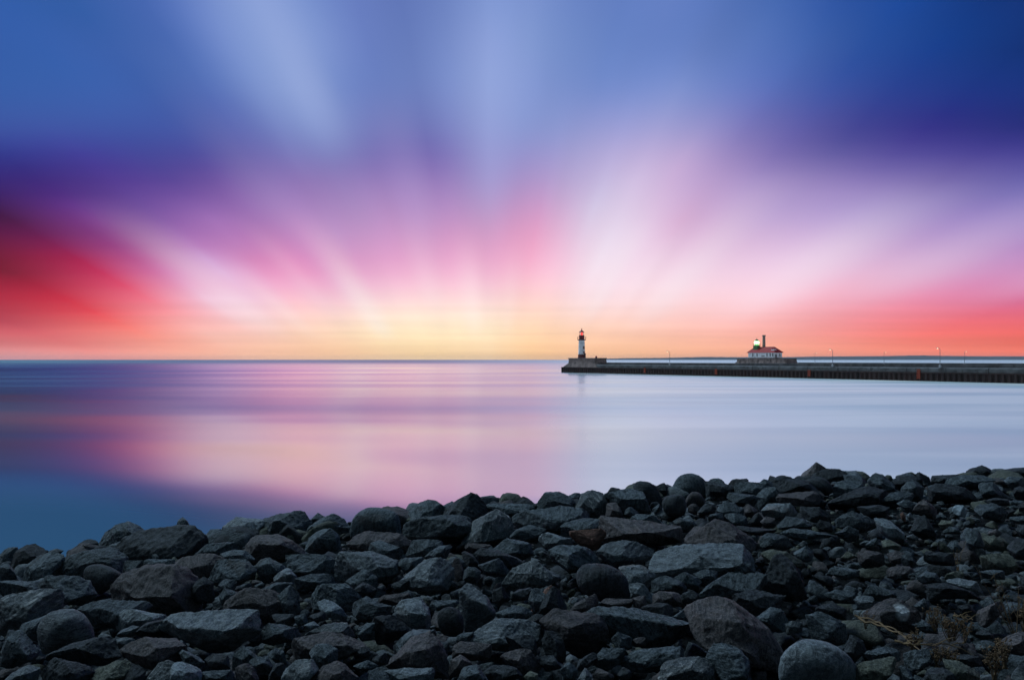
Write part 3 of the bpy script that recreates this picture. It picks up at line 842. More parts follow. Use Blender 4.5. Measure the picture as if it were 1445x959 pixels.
L|d|520,320 600,270 640,290 630,360 560,360|
L|d|500,490 600,460 700,500 710,550 600,540|
L|b|260,30 340,0 500,0 510,40 400,60 300,80|
L|d|540,90 620,40 700,60 730,110 600,130|
L|k|600,950 640,890 760,860 850,900 900,960 880,1000 620,1000|
L|d|1060,40 1150,20 1280,30 1270,90 1100,90|
L|k|880,330 960,310 1030,370 920,390|
L|k|840,760 940,740 1080,770 1100,830 960,830|
L|d|400,830 440,850 520,960 400,990|
L|k|1020,560 1120,535 1200,580 1100,600|'''

def drop_inner(bm, r):
    junk = list({g for g in r['geom_interior'] + r['geom_unused'] if isinstance(g, bmesh.types.BMVert)})
    if junk: bmesh.ops.delete(bm, geom=junk, context='VERTS')

def refine(bm, target):
    bmesh.ops.triangulate(bm, faces=bm.faces)
    for it in range(7):
        L = [e for e in bm.edges if e.calc_length() > target * 1.35]
        if not L: break
        bmesh.ops.subdivide_edges(bm, edges=L, cuts=1)
        bmesh.ops.triangulate(bm, faces=[f for f in bm.faces if len(f.verts) > 3])

def hull_mesh(pts, rounded, size, target, rng=None, cutr=(.62, .86)):
    bm = bmesh.new()
    for p in pts: bm.verts.new(p)
    r = bmesh.ops.convex_hull(bm, input=bm.verts); drop_inner(bm, r)
    if not rounded and rng:
        nb = rng.choice([2, 3, 3, 4])
        for k in range(nb + 5):       # broken faces, then knocked-off corners
            if k < nb:
                nrm = Vector((rng.gauss(0, .75), -rng.uniform(.35, 1), rng.gauss(.15, .7))).normalized(); f = rng.uniform(*cutr)
            else:
                nrm = Vector((rng.gauss(0, 1), rng.gauss(-.4, .8), rng.gauss(.1, 1))).normalized(); f = rng.uniform(.84, .96)
            c0 = Vector((0, 0, 0))
            for v in bm.verts: c0 += v.co
            c0 /= len(bm.verts)
            sup = max((v.co - c0).dot(nrm) for v in bm.verts)
            r = bmesh.ops.bisect_plane(bm, geom=bm.verts[:] + bm.edges[:] + bm.faces[:], plane_co=c0 + nrm * sup * f, plane_no=nrm, clear_outer=True)
            ed = [e for e in r['geom_cut'] if isinstance(e, bmesh.types.BMEdge)]
            if ed: bmesh.ops.contextual_create(bm, geom=ed)
    if rounded:
        me = bpy.data.meshes.new('tmp'); bm.to_mesh(me); bm.free()
        o = bpy.data.objects.new('tmp', me); COL.objects.link(o)
        q = o.modifiers.new('s', 'SUBSURF'); q.levels = 3; q.render_levels = 3
        q = o.modifiers.new('r', 'REMESH'); q.mode = 'VOXEL'; q.voxel_size = target
        dg = bpy.context.evaluated_depsgraph_get(); dg.update()
        me2 = bpy.data.meshes.new_from_object(o.evaluated_get(dg))
        bpy.data.objects.remove(o); bpy.data.meshes.remove(me)
        return me2
    bmesh.ops.dissolve_limit(bm, angle_limit=R(7), verts=bm.verts, edges=bm.edges)
    bmesh.ops.bevel(bm, geom=bm.edges[:], offset=size * .014, offset_type='OFFSET', segments=1, profile=.5, affect='EDGES', clamp_overlap=True)
    bmesh.ops.remove_doubles(bm, verts=bm.verts, dist=size * .004)
    refine(bm, target)
    bmesh.ops.recalc_face_normals(bm, faces=bm.faces)
    me = bpy.data.meshes.new('boulder'); bm.to_mesh(me); bm.free()
    return me

def roughen(me, size, seed, amp=1.0):
    n = len(me.vertices)
    co = np.empty(n * 3, 'f'); me.vertices.foreach_get('co', co); co = co.reshape(-1, 3)
    no = np.empty(n * 3, 'f'); me.vertex_normals.foreach_get('vector', no); no = no.reshape(-1, 3)
    off = Vector((seed * 3.7 % 91, seed * 7.3 % 83, seed * 1.9 % 77))
    rnd = random.Random(seed)
    ax = Vector((rnd.gauss(0, .5), rnd.gauss(0, .5), 1)).normalized()
    d = np.empty(n, 'f')
    k1, k2, k3 = 2.4 / size, 8.0 / size, 20.0 / size
    for i in range(n):
        p = Vector(co[i].tolist())
        q = p + off
        a = mn.noise(q * k1) * .028
        b = mn.noise(q * k2)
        b = (abs(b) * -2 + .5) * .018
        c = mn.noise(q * k3) * .009
        s = p.dot(ax) * 9 / size + mn.noise(q * k1) * 1.5     # ledges of the bedding
        s = (s - math.floor(s)); s = (min(s * 1.6, 1) - .5) * .007
        d[i] = (a + b + c + s) * size * amp
    co += no * d[:, None]
    me.vertices.foreach_set('co', co.reshape(-1)); me.update()
    me.polygons.foreach_set('use_smooth', [True] * len(me.polygons))

ALL = []
def boulders():
    for idx, line in enumerate(STONES.split('\n')):
        vw, tone, pts, lab = line.split('|')
        x0, y0, sc = VIEW[vw]
        P = [(x0 + float(a) / sc, y0 + float(b) / sc) for a, b in (p.split(',') for p in pts.split())]
        rnd = random.Random(idx * 17 + 5)
        xs = [p[0] for p in P]; ys = [p[1] for p in P]
        w, h = max(xs) - min(xs), max(ys) - min(ys)
        cx, cy = (max(xs) + min(xs)) / 2, (max(ys) + min(ys)) / 2
        D = depth_at(cx, cy + .18 * h)
        rounded = 'r' in tone
        size = math.sqrt(w * h) / 1000 * D
        T = size * rnd.uniform(.42, .58)
        if tone[0] == 'R' and w * h < 1500: T = size * .25
        grow = 1.17 if rounded else 1.13
        def wp(px, py, d): return Vector(((px - CX) / 1000 * d, d, CAMZ - (py - HY) / 1000 * d))
        ctr = wp(cx, cy, D)
        V = []
        dwn = rnd.uniform(.04, .26) * h; sx = rnd.uniform(-.15, .15) * w
        deep = .5 if cy < HY + 1000 * crest(cx)[0] + 12 else .12
        m_ = len(P)
        for j, (px, py) in enumerate(P):
            gx, gy = cx + (px - cx) * grow, cy + (py - cy) * grow
            if py > cy: gy += deep * h         # bottoms reach a little further down into the pile
            V.append(wp(gx, gy, D) + Vector((0, T * rnd.uniform(-.25, .35), 0)))
            if rounded:
                V.append(wp(cx + (gx - cx) * .9, cy + (gy - cy) * .9, D - T * .5))
        nf = 6 if rounded else rnd.choice([3, 4, 4, 5])
        ph = rnd.uniform(0, 6.28)
        for j in range(nf):
            t_ = ph + 6.283 * j / nf + rnd.uniform(-.3, .3); k = rnd.uniform(.30, .72)
            V.append(wp(cx + sx + .5 * w * k * math.cos(t_), cy + dwn + .5 * h * k * math.sin(t_), D - T * rnd.uniform(.7, 1.15)))
        for j in range(4):
            t_ = 6.283 * j / 4 + rnd.uniform(-.4, .4); k = rnd.uniform(.5, .9)
            V.append(wp(cx + .5 * w * k * math.cos(t_), cy + .5 * h * k * math.sin(t_), D + T * rnd.uniform(.7, 1.1)))
        base = Vector((ctr.x, ctr.y, min(v.z for v in V)))
        V = [v - base for v in V]
        me = hull_mesh(V, rounded, size, size * (.030 if w > 60 else .045), rnd, (.78, .95) if cy < HY + 1000 * crest(cx)[0] + 12 else (.62, .86))
        roughen(me, size, idx * 13 + 3, .55 if rounded else 1.0)
        me.name = 'boulder'
        me.materials.append(rock_mat(tone[0], 'c' in tone))
        o = bpy.data.objects.new('boulder', me); COL.objects.link(o); o.location = base
        ALL.append(dict(o=o, x=cx, y=cy, w=w, h=h, tone=tone, lab=lab.replace('crest:', '')))
boulders()

def label_boulders():
    marks = [r for r in ALL if r['lab']]
    CT = {'d': 'dark grey', 'k': 'blackish', 'p': 'paler grey', 'b': 'brownish', 'o': 'olive grey', 'w': 'bluish pale', 's': 'white-flecked', 'R': 'orange-brown', 'W': 'whitish'}
    ORD = ['nearest', 'second nearest', 'third nearest', 'fourth nearest', 'fifth nearest', 'sixth nearest', 'seventh nearest', 'eighth nearest', 'ninth nearest', 'tenth nearest']
    buckets = {}
    for r in ALL:
        if r['lab']: continue
        m = min(marks, key=lambda q: math.hypot(q['x'] - r['x'], (q['y'] - r['y']) * 1.3))
        dx_, dy_ = r['x'] - m['x'], r['y'] - m['y']
        if abs(dx_) > 1.2 * abs(dy_): d = 'right of' if dx_ > 0 else 'left of'
        else: d = 'below' if dy_ > 0 else 'above'
        buckets.setdefault((id(m), d), []).append((math.hypot(dx_, dy_), r, m))
    for (mid_, d), L in buckets.items():
        L.sort(key=lambda t: t[0])
        for k, (dist, r, m) in enumerate(L):
            a = r['w'] * r['h']; sz = 'small' if a < 600 else ('large' if a > 3200 else 'medium')
            rk = '' if len(L) == 1 else ORD[k] + ' '
            art = m['lab'].split(' ')
            lab = f"{sz} {CT[r['tone'][0]]} rock {rk}{d} the " + m['lab']
            if len(L) > 1: lab = f"{sz} {CT[r['tone'][0]]} rock, {ORD[k]} {d} the " + m['lab']
            ws = lab.split(' ')
            if len(ws) > 16: ws = [w_ for i, w_ in enumerate(ws) if not (i == 0)]
            r['auto'] = ' '.join(ws[:16])
    for r in ALL:
        l = r['lab'] or r['auto']
        if len(l.split()) < 4: l += ' on the shore'
        tag(r['o'], l, 'rock', 'boulders piled along the shore')
label_boulders()

# small broken stones filling every gap between the boulders: past counting
def rubble():
    protos = []
    rnd = random.Random(99)
    for k in range(14):
        bm = bmesh.new()
        for i in range(16):
            v = Vector((rnd.gauss(0, 1), rnd.gauss(0, 1), rnd.gauss(0, 1))).normalized()
            v = Vector((v.x * 1.0, v.y * rnd.uniform(.6, .9), v.z * .62)) * rnd.uniform(.85, 1.1)
            bm.verts.new(v)
        r = bmesh.ops.convex_hull(bm, input=bm.verts)
        junk = list({g for g in r['geom_interior'] + r['geom_unused'] if isinstance(g, bmesh.types.BMVert)})
        if junk: bmesh.ops.delete(bm, geom=junk, context='VERTS')
        me = bpy.data.meshes.new('t'); bm.to_mesh(me); bm.free()
        o = bpy.data.objects.new('t', me); COL.objects.link(o)
        q = o.modifiers.new('b', 'BEVEL'); q.width = .035; q.segments = 1; q.limit_method = 'NONE'
        q = o.modifiers.new('r', 'REMESH'); q.mode = 'VOXEL'; q.voxel_size = .13
        dg = bpy.context.evaluated_depsgraph_get(); dg.update()
        m2 = bpy.data.meshes.new_from_object(o.evaluated_get(dg)); roughen(m2, 1.6, 500 + k, 1.0)
        bpy.data.objects.remove(o)
        n = len(m2.vertices); co = np.empty(n*3, 'f'); m2.vertices.foreach_get('co', co); co = co.reshape(-1, 3)
        fc = [tuple(p.vertices) for p in m2.polygons]
        tri = [f if len(f) == 4 else (f[0], f[1], f[2], f[2]) for f in fc]
        protos.append((co, np.array([f for f in fc if len(f) == 4], 'i')))
    Vs = []; Fs = []; Ms = []; off = 0
    cnt = 0
    def put(x, y, z, s):
        nonlocal off
        co, f = protos[rnd.randrange(len(protos))]
        Mx = (Matrix.Rotation(rnd.uniform(0, 6.28), 3, 'Z') @ Matrix.Rotation(rnd.gauss(0, .4), 3, 'X') @ Matrix.Rotation(rnd.gauss(0, .4), 3, 'Y'))
        A = np.array(Mx) * s
        Vs.append(co @ A.T + np.array([x, y, z])); Fs.append(f + off); off += len(co)
        Ms.append(np.full(len(f), rnd.choice([0, 0, 1, 1, 2, 3, 4]), 'i'))
    # visible slope
    for i in range(3600):
        d = 3.2 + (rnd.random() ** 1.25) * 12.5
        u = rnd.uniform(-.95, .95)
        x = u * d
        px = CX + u * 1000; _, _, dc = ab(min(max(px, -350), 1850))
        if d > dc + 3: continue
        s = rnd.uniform(.06, .15) if rnd.random() < .75 else rnd.uniform(.15, .26)
        put(x, d, surf_z(x, d) - .27 - s * .2 + rnd.uniform(-.05, .10) + .1 * float(np.clip((d - 8) / 3, 0, 1)), s)
    for i in range(8500):
        d = 3.4 + (rnd.random() ** 1.1) * 11; u = rnd.uniform(-.9, .9); x = u * d
        _, _, dc = ab(min(max(CX + u * 1000, -350), 1850))
        if d > dc + 2: continue
        s = rnd.uniform(.035, .095)
        put(x, d, surf_z(x, d) - .29 + rnd.uniform(-.02, .05) + .1 * float(np.clip((d - 8) / 3, 0, 1)), s)
    # the same shore carried on either side of the boulders
    for i in range(2600):
        d = rnd.uniform(.5, 15); sd = rnd.choice([-1, 1]); x = sd * (max(d, 3.2) * .74 + .3 + rnd.random() * 11)
        s = rnd.choice([rnd.uniform(.08, .2), rnd.uniform(.2, .42)])
        put(x, d, surf_z(x, d) - .2 - s * .15, s)
    # outer slope down to and under the water, and the ground round the camera
    for i in range(900):
        x = rnd.uniform(-16, 16); px = CX + 1000 * x / 12; _, _, dc = ab(min(max(px, -350), 1850))
        y = dc + rnd.uniform(.5, 6.5); s = rnd.uniform(.18, .55)
        put(x, y, surf_z(x, y) - .05 - s * .3, s)
    me = bpy.data.meshes.new('rubble')
    V = np.concatenate(Vs).astype('f'); Fa = np.concatenate(Fs).astype('i')
    me.vertices.add(len(V)); me.vertices.foreach_set('co', V.reshape(-1))
    me.loops.add(len(Fa) * 4); me.loops.foreach_set('vertex_index', Fa.reshape(-1))
    me.polygons.add(len(Fa)); me.polygons.foreach_set('loop_start', np.arange(0, len(Fa) * 4, 4))
    me.polygons.foreach_set('material_index', np.concatenate(Ms))
    me.polygons.foreach_set('use_smooth', np.ones(len(Fa), bool))
    for tn in 'kdbop': me.materials.append(rock_mat(tn))
    me.update(calc_edges=True); me.validate()
    o = bpy.data.objects.new('rubble', me); COL.objects.link(o)
    tag(o, 'small broken stones filling the gaps between the boulders', 'rubble', kind='stuff')
rubble()

# ------------------------------------------------------------------ piers
PA = math.atan2(-.829, .56)
def s_of(px, X0, Y0):
    u = (px - CX) / 1000
    return (Y0 * u - X0) / (.56 + .829 * u)
NX, NY = 20.0, 287.0      # outer corner of the near pier
SX, SY = 127.0, 356.0     # middle of the far pier's head

def prism_along(mb, prof, s0, s1, mi=0):
    """extrude a (y,z) profile along local x"""
    mb.loft([[(s0, y, z) for y, z in prof], [(s1, y, z) for y, z in prof]], mi)

def piling(mb, s0, s1, ztop, y0=0.0, end=None):
    """corrugated sheet piling as a zig-zag wall"""
    per = 1.25; k = int((s1 - s0) / per); r = []
    pts = []
    for i in range(k):
        a = s0 + i * per
        pts += [(a, y0), (a + per * .3, y0), (a + per * .5, y0 + .32), (a + per * .8, y0 + .32)]
    pts.append((s0 + k * per, y0))
    vs = []; fs = []
    for a, y in pts: vs += [(a, y, -4), (a, y, ztop)]
    for i in range(len(pts) - 1): fs.append((2*i, 2*i+2, 2*i+3, 2*i+1))
    mb.add(vs, fs)

def ladder(parent, s, z0, z1):
    mb = MB()
    for dx_ in (-.3, .3): mb.box(s + dx_ - .05, s + dx_ + .05, -.32, -.2, z0, z1)
    z = z0 + .2
    while z < z1: mb.box(s - .25, s + .25, -.3, -.24, z, z + .06); z += .3
    for dx_ in (-.3, .3):
        for zz in (z0 + .4, z1 - .3): mb.box(s + dx_ - .04, s + dx_ + .04, -.2, .05, zz, zz + .08)
    mb.box(s - .42, s + .42, -.18, -.10, z0 + .1, z1 - .15)
    return mb.build('ladder', MAT['rust_bright'], parent)

def near_pier():
    t = empty('pier', (NX, NY, 0), PA)
    tag(t, 'long dark concrete pier with rusty sheet piling carrying the tall lighthouse', 'pier')
    Wd = 7.3; DK = 3.32; PT = 1.85; END = 236
    mb = MB(); piling(mb, 0, END, PT); piling(mb, 0, END, PT, Wd)
    mb.box(-.05, .05, .0, Wd, -4, PT)
    mb.build('sheet_piling', MAT['rust_steel'], t)
    mb = MB(); mb.box(-.12, END, -.14, Wd + .4, PT, PT + .28)
    mb.build('waler', MAT['rust_steel'], t)
    # deck: pours of 9 m with open joints
    mb = MB(); s = 19.8
    while s < END:
        e = min(s + 8.9, END); prism_along(mb, [(.35, PT + .285), (Wd - .35, PT + .285), (Wd - .35, DK - .25), (Wd - .8, DK), (.8, DK), (.35, DK - .25)], s, e); s += 9
    mb.build('deck', MAT['deck_concrete'], t, bevel=.04)
    mb = MB(); mb.box(21.0, END, 5.0, 5.4, DK + .003, DK + .75)
    mb.build('parapet', MAT['deck_concrete'], t, bevel=.04)
    # head: splayed lower block, upright upper block
    zt = 5.78; zm = 3.75
    mb = MB()
    def ring(x0, x1, y0, y1, z, c=.8): return [(x0 + c, y0, z), (x1 - c, y0, z), (x1, y0 + c, z), (x1, y1 - c, z), (x1 - c, y1, z), (x0 + c, y1, z), (x0, y1 - c, z), (x0, y0 + c, z)]
    mb.loft([ring(.1, 22.5, .0, Wd, PT + .285), ring(3.0, 20.7, .6, Wd - .5, zm), ring(3.05, 20.3, .7, Wd - .6, zt - .35)])
    hd = mb.build('head_block', MAT['concrete'], t, bevel=.05)
    mb = MB(); mb.loft([ring(2.8, 20.55, .5, Wd - .4, zt - .349), ring(2.8, 20.55, .5, Wd - .4, zt)])
    mb.build('coping', MAT['concrete'], hd, bevel=.04)
    for sx in (6.0, 10.2, 14.4, 18.6):
        mb = MB(); mb.add([(sx, .35, PT + .29), (sx + .55, .35, PT + .29), (sx + .55, .95, zt - .36), (sx, .95, zt - .36), (sx, 1.3, PT + .29), (sx + .55, 1.3, PT + .29), (sx + .55, 1.3, zt - .36), (sx, 1.3, zt - .36)],
               [(0,1,2,3),(5,4,7,6),(0,3,7,4),(1,5,6,2),(3,2,6,7),(0,4,5,1)])
        mb.build('buttress', MAT['concrete'], hd)
    for px, z1 in ((910.5, 2.0), (1011, 2.0), (1142.5, 2.1), (1297, 2.6)):
        ladder(t, s_of(px, NX, NY), .5, z1 + .3)
    return t
near_pier()

def lighthouse():
    s = 8.4; z0 = 5.78
    x = NX + .56 * s + .829 * 3.6; y = NY - .829 * s + .56 * 3.6
    # keep it on the sight line it has from the shore
    u = (820.8 - CX) / 1000; x = u * y
    k = y / 1000
    t = empty('lighthouse', (x, y, z0))
    tag(t, 'white round lighthouse tower with dark red base and glowing red lantern on pier head', 'lighthouse')
    MB_ = MB(); MB_.lathe([(5.35*k, 0), (5.3*k, .2), (5.1*k, 1.45)], 32)
    MB_.build('tower_base', MAT['maroon_paint'], t, smooth=True)
    b = MB(); b.lathe([(4.85*k, 1.452), (4.55*k, 3.6), (4.28*k, 5.76)], 32); b.lathe([(4.36*k, 5.762), (4.36*k, 5.92)], 32)
    b.lathe([(4.2*k, 5.922), (4.1*k, 7.22)], 32)
    tw = b.build('tower', MAT['white_paint'], t, smooth=True)
    b = MB(); b.lathe([(4.42*k, 5.79), (4.42*k, 5.87)], 32); b.build('band', MAT['black_paint'], tw)
    for (az, zz) in ((-35, 4.1), (-35, 2.2), (150, 5.0)):
        a = R(az); b = MB(); r = 4.5 * k
        b.box(-.28, .28, -.12, .05, -.5, .5)
        w = b.build('window', MAT['dark_glass'], tw); w.location = (r * math.sin(-a) , -r * math.cos(a), zz); w.rotation_euler = (0, 0, -a if az != -35 else R(35))
        b = MB(); b.box(-.36, .36, -.18, -.13, .5, .58); b.box(-.36, .36, -.18, -.13, -.58, -.5); b.box(-.36, -.29, -.18, -.13, -.5, .5); b.box(.29, .36, -.18, -.13, -.5, .5)
        fm = b.build('frame', MAT['maroon_paint'], w)
    b = MB(); b.box(-.5, .5, -5.35*k - .06, -5.0*k, .02, 1.9); 
    d = b.build('door', MAT['black_paint'], t); d.rotation_euler = (0, 0, R(60))
    # gallery
    b = MB(); b.lathe([(4.3*k, 7.0), (6.3*k, 7.26), (6.3*k, 7.42), (3.6*k, 7.42)], 32)
    g = b.build('gallery', MAT['maroon_paint'], t, smooth=True)
    b = MB()
    n = 12; rr = 6.1 * k
    for i in range(n):
        a = 2 * math.pi * i / n; b.tube([(rr*math.cos(a), rr*math.sin(a), 7.42), (rr*math.cos(a), rr*math.sin(a), 8.42)], .035, 5)
    for zz in (7.9, 8.42):
        ring = [(rr*math.cos(2*math.pi*i/24), rr*math.sin(2*math.pi*i/24), zz) for i in range(25)]; b.tube(ring, .028, 5)
    b.build('railing', MAT['red_paint'], g)
    b = MB(); b.lathe([(3.75*k, 7.425), (3.75*k, 8.85), (4.1*k, 8.9), (4.1*k, 9.02)], 24)
    b.build('watch_room', MAT['maroon_paint'], t, smooth=True)
    # lantern: glazed drum with astragals round a red lens
    b = MB(); b.lathe([(2.9*k, 9.022), (2.9*k, 10.2)], 10)
    gl = b.build('lantern', MAT['lantern_glass'], t)
    b = MB(); b.lathe([(1.0*k, 0), (1.5*k, .35), (1.5*k, .75), (1.0*k, 1.1)], 12, (0, 0, 0)); 
    ln = b.build('lens', MAT['lantern_red'], gl); ln.location = (0, -2.0*k, 9.06)
    b = MB()
    for i in range(10):
        a = 2 * math.pi * i / 10; b.tube([(3.0*k*math.cos(a), 3.0*k*math.sin(a), 9.02), (3.0*k*math.cos(a), 3.0*k*math.sin(a), 10.2)], .04, 5)
    b.build('astragal', MAT['red_paint'], gl)
    b = MB(); b.lathe([(3.9*k, 10.2), (3.9*k, 10.3), (1.6*k, 10.85), (.5*k, 11.1), (.35*k, 11.25)], 20)
    rf = b.build('roof', MAT['maroon_paint'], t, smooth=True)
    b = MB(); b.lathe([(.05, 11.15), (.28, 11.3), (.28, 11.5), (.05, 11.6), (.03, 12.0)], 10); b.build('finial', MAT['red_paint'], rf)
lighthouse()

def small_hut():
    s = 19.2
    x = NX + .56 * s + .829 * 1.6; y = NY - .829 * s + .56 * 1.6; x = (841.3 - CX) / 1000 * y
    t = empty('signal_box', (x, y, 5.78), PA)
    tag(t, 'small dark red box with a pointed cap right of the tall lighthouse', 'signal box')
    b = MB(); b.box(-.3, .3, -.25, .25, 0, .45); b.build('cabinet', MAT['maroon_paint'], t)
    b = MB(); b.lathe([(.42, .452), (.3, .6), (.06, .85)], 8); b.build('cap', MAT['red_paint'], t)
small_hut()

def far_pier():
    t = empty('pier', (SX, SY, 0), PA)
    tag(t, 'farther concrete pier carrying the red-roofed light station', 'pier')
    Wd = 9.0; DK = 3.25; PT = 1.85; y0 = -3.0; s0, s1 = -18.5, 175
    mb = MB(); piling(mb, s0, s1, PT, y0); mb.box(s0 - .05, s0 + .05, y0, y0 + Wd, -4, PT)
    mb.build('sheet_piling', MAT['rust_steel'], t)
    mb = MB(); s = 14.5
    while s < s1:
        mb.box(s, s + 8.9, y0 + .2, y0 + Wd, PT + .003, DK); s += 9
    mb.build('deck', MAT['deck_concrete'], t, bevel=.04)
    mb = MB(); mb.box(17, s1, y0 + 5.6, y0 + 6, DK + .003, DK + .5); mb.build('parapet', MAT['deck_concrete'], t)
    sA = s_of(1039, SX, SY) + 1.8; sB = s_of(1109, SX, SY) + 1.2
    zt = 5.78
    def ring(x0, x1, ya, yb, z, c=.6): return [(x0 + c, ya, z), (x1 - c, ya, z), (x1, ya + c, z), (x1, yb - c, z), (x1 - c, yb, z), (x0 + c, yb, z), (x0, yb - c, z), (x0, ya + c, z)]
    mb = MB(); mb.loft([ring(sA - 3.2, sB + 1.6, y0, y0 + 11, PT + .003), ring(sA, sB + .3, y0 + .6, y0 + 10.4, 4.2), ring(sA, sB, y0 + .7, y0 + 10.3, zt - .35)])
    hd = mb.build('head_block', MAT['concrete'], t, bevel=.05)
    mb = MB(); mb.loft([ring(sA - .25, sB + .25, y0 + .45, y0 + 10.5, zt - .349), ring(sA - .25, sB + .25, y0 + .45, y0 + 10.5, zt)])
    mb.build('coping', MAT['concrete'], hd, bevel=.04)
    for k in range(7):
        sx = sA + 2 + k * 3.6
        mb = MB(); mb.add([(sx, y0 + .1, PT + .01), (sx + .5, y0 + .1, PT + .01), (sx + .5, y0 + .5, zt - .37), (sx, y0 + .5, zt - .37), (sx, y0 + .9, PT + .01), (sx + .5, y0 + .9, PT + .01), (sx + .5, y0 + .9, zt - .37), (sx, y0 + .9, zt - .37)],
               [(0,1,2,3),(5,4,7,6),(0,3,7,4),(1,5,6,2),(3,2,6,7),(0,4,5,1)])
        mb.build('buttress', MAT['concrete'], hd)
far_pier()

def light_station():
    z0 = 5.78
    t = empty('light_station', (SX, SY, z0), PA)
    tag(t, 'white single-storey light station with red hipped roof, chimney and bright green-white lantern', 'building')
    x0, x1, y0, y1 = s_of(1055.8, SX, SY), s_of(1092.8, SX, SY), 0.0, 6.2
    H = 2.95
    b = MB(); b.box(x0, x1, y0, y1, 0, H)
    wl = b.build('wall', MAT['white_paint'], t)
    b = MB(); b.box(x0 - .12, x1 + .12, y0 - .12, y1 + .12, .003, .3); b.build('plinth', MAT['deck_concrete'], t)
    # hip roof with small gablets
    e = .45; zr = H + 2.75; ym = (y0 + y1) / 2
    rx0, rx1 = s_of(1059.5, SX, SY), s_of(1087.5, SX, SY)
    b = MB()
    b.add([(x0-e, y0-e, H), (x1+e, y0-e, H), (x1+e, y1+e, H), (x0-e, y1+e, H), (rx0, ym, zr), (rx1, ym, zr)],
          [(0,1,5,4), (2,3,4,5), (1,2,5), (3,0,4), (0,3,2,1)])
    b.box(x0-e-.03, x1+e+.03, y0-e-.03, y1+e+.03, H - .16, H - .003)
    rf = b.build('roof', MAT['red_roof'], t)
    # ridge tiles
    b = MB(); b.tube([(rx0, ym, zr + .02), (rx1, ym, zr + .02)], .12, 6)
    for p in ((x0-e, y0-e, H), (x0-e, y1+e, H)): b.tube([p, (rx0, ym, zr)], .1, 5)
    for p in ((x1+e, y0-e, H), (x1+e, y1+e, H)): b.tube([p, (rx1, ym, zr)], .1, 5)
    b.build('ridge', MAT['maroon_paint'], rf)
    # dormer on the right hand slope
    dx_ = s_of(1088, SX, SY); 
    b = MB(); b.box(dx_ - .5, dx_ + 1.3, .8, 2.6, H + .5, H + 1.55)
    dm = b.build('dormer', MAT['white_paint'], rf)
    b = MB(); b.add([(dx_-.7, .6, H+1.55), (dx_+1.5, .6, H+1.55), (dx_+1.5, 2.9, H+1.55), (dx_-.7, 2.9, H+1.55), (dx_+.4, .6, H+2.25), (dx_+.4, 2.9, H+2.25)],
                    [(0,1,4), (3,5,2), (0,4,5,3), (1,2,5,4), (0,3,2,1)])
    b.build('dormer_roof', MAT['red_roof'], rf)
    # openings on the long side
    def win(px, zc, w, h, face='long', nm='window'):
        s = s_of(px, SX, SY)
        b = MB(); b.box(-w/2, w/2, -.05, .05, -h/2, h/2)
        o = b.build(nm, MAT['dark_glass'], t); o.location = (s, y0 - .03, zc)
        b = MB(); f = .09
        b.box(-w/2-f, w/2+f, -.1, -.052, h/2, h/2+f); b.box(-w/2-f, w/2+f, -.14, -.052, -h/2-f, -h/2)
        b.box(-w/2-f, -w/2, -.1, -.052, -h/2, h/2); b.box(w/2, w/2+f, -.1, -.052, -h/2, h/2)
        if nm == 'window': b.box(-w/2, w/2, -.08, -.052, -.03, .03)
        b.build('frame', MAT['white_paint'], o)
    for px in (1062.4, 1068.4, 1082.5, 1087.0, 1090.6): win(px, 1.75, .62, 1.6)
    win(1076.8, 1.15, 1.9, .45)
    # end wall
    o = MB(); o.box(-.05, .05, -.5, .5, -1.0, 1.0); q = o.build('door', MAT['black_paint'], t); q.location = (x1 + .03, 1.2, 1.05)
    o = MB(); o.box(-.05, .05, -.35, .35, -.7, .7); q = o.build('window', MAT['dark_glass'], t); q.location = (x1 + .03, 4.4, 1.8)
    # chimney stack standing behind the ridge
    cx_ = s_of(1077.0, SX, SY); cy_ = ym + 1.0; cx_ -= 2.6
    b = MB(); b.lathe([(.85, H + 1.2), (.78, H + 3.0), (.68, H + 8.2), (.9, H + 8.35), (.9, H + 8.85), (.7, H + 8.9)], 16, (cx_, cy_, 0))
    ch = b.build('chimney', MAT['brick_grey'], rf, smooth=True)
    # lantern room on its square tower rising through the roof
    lx = s_of(1068.7, SX, SY) - 2.4; ly = ym - .4
    b = MB(); b.box(lx - 1.25, lx + 1.25, ly - 1.25, ly + 1.25, H + .6, H + 3.3); tw = b.build('lantern_tower', MAT['green_copper'], t)
    b = MB(); b.lathe([(1.5, H + 3.302), (1.95, H + 3.45), (1.95, H + 3.6), (1.2, H + 3.6)], 12, (lx, ly, 0)); g = b.build('gallery', MAT['green_copper'], tw)
    b = MB()
    for i in range(10):
        a = 2*math.pi*i/10; b.tube([(lx + 1.85*math.cos(a), ly + 1.85*math.sin(a), H+3.6), (lx + 1.85*math.cos(a), ly + 1.85*math.sin(a), H+4.5)], .035, 5)
    b.tube([(lx + 1.85*math.cos(2*math.pi*i/20), ly + 1.85*math.sin(2*math.pi*i/20), H+4.5) for i in range(21)], .03, 5)
    b.build('railing', MAT['black_paint'], g)
    b = MB(); b.lathe([(1.05, H + 3.602), (1.05, H + 4.35)], 10, (lx, ly, 0)); b.build('lantern_base', MAT['green_glow'], tw)
    b = MB(); b.lathe([(1.15, H + 4.352), (1.35, H + 5.0), (1.15, H + 5.9)], 12, (lx, ly, 0)); lt = b.build('lantern', MAT['lantern_green'], tw, smooth=True)
    b = MB()
    for i in range(6):
        a = 2*math.pi*(i+.5)/6; b.tube([(lx + 1.15*math.cos(a), ly + 1.15*math.sin(a), H+4.35), (lx + 1.15*math.cos(a), ly + 1.15*math.sin(a), H+5.9)], .035, 5)
    b.build('astragal', MAT['green_copper'], lt)
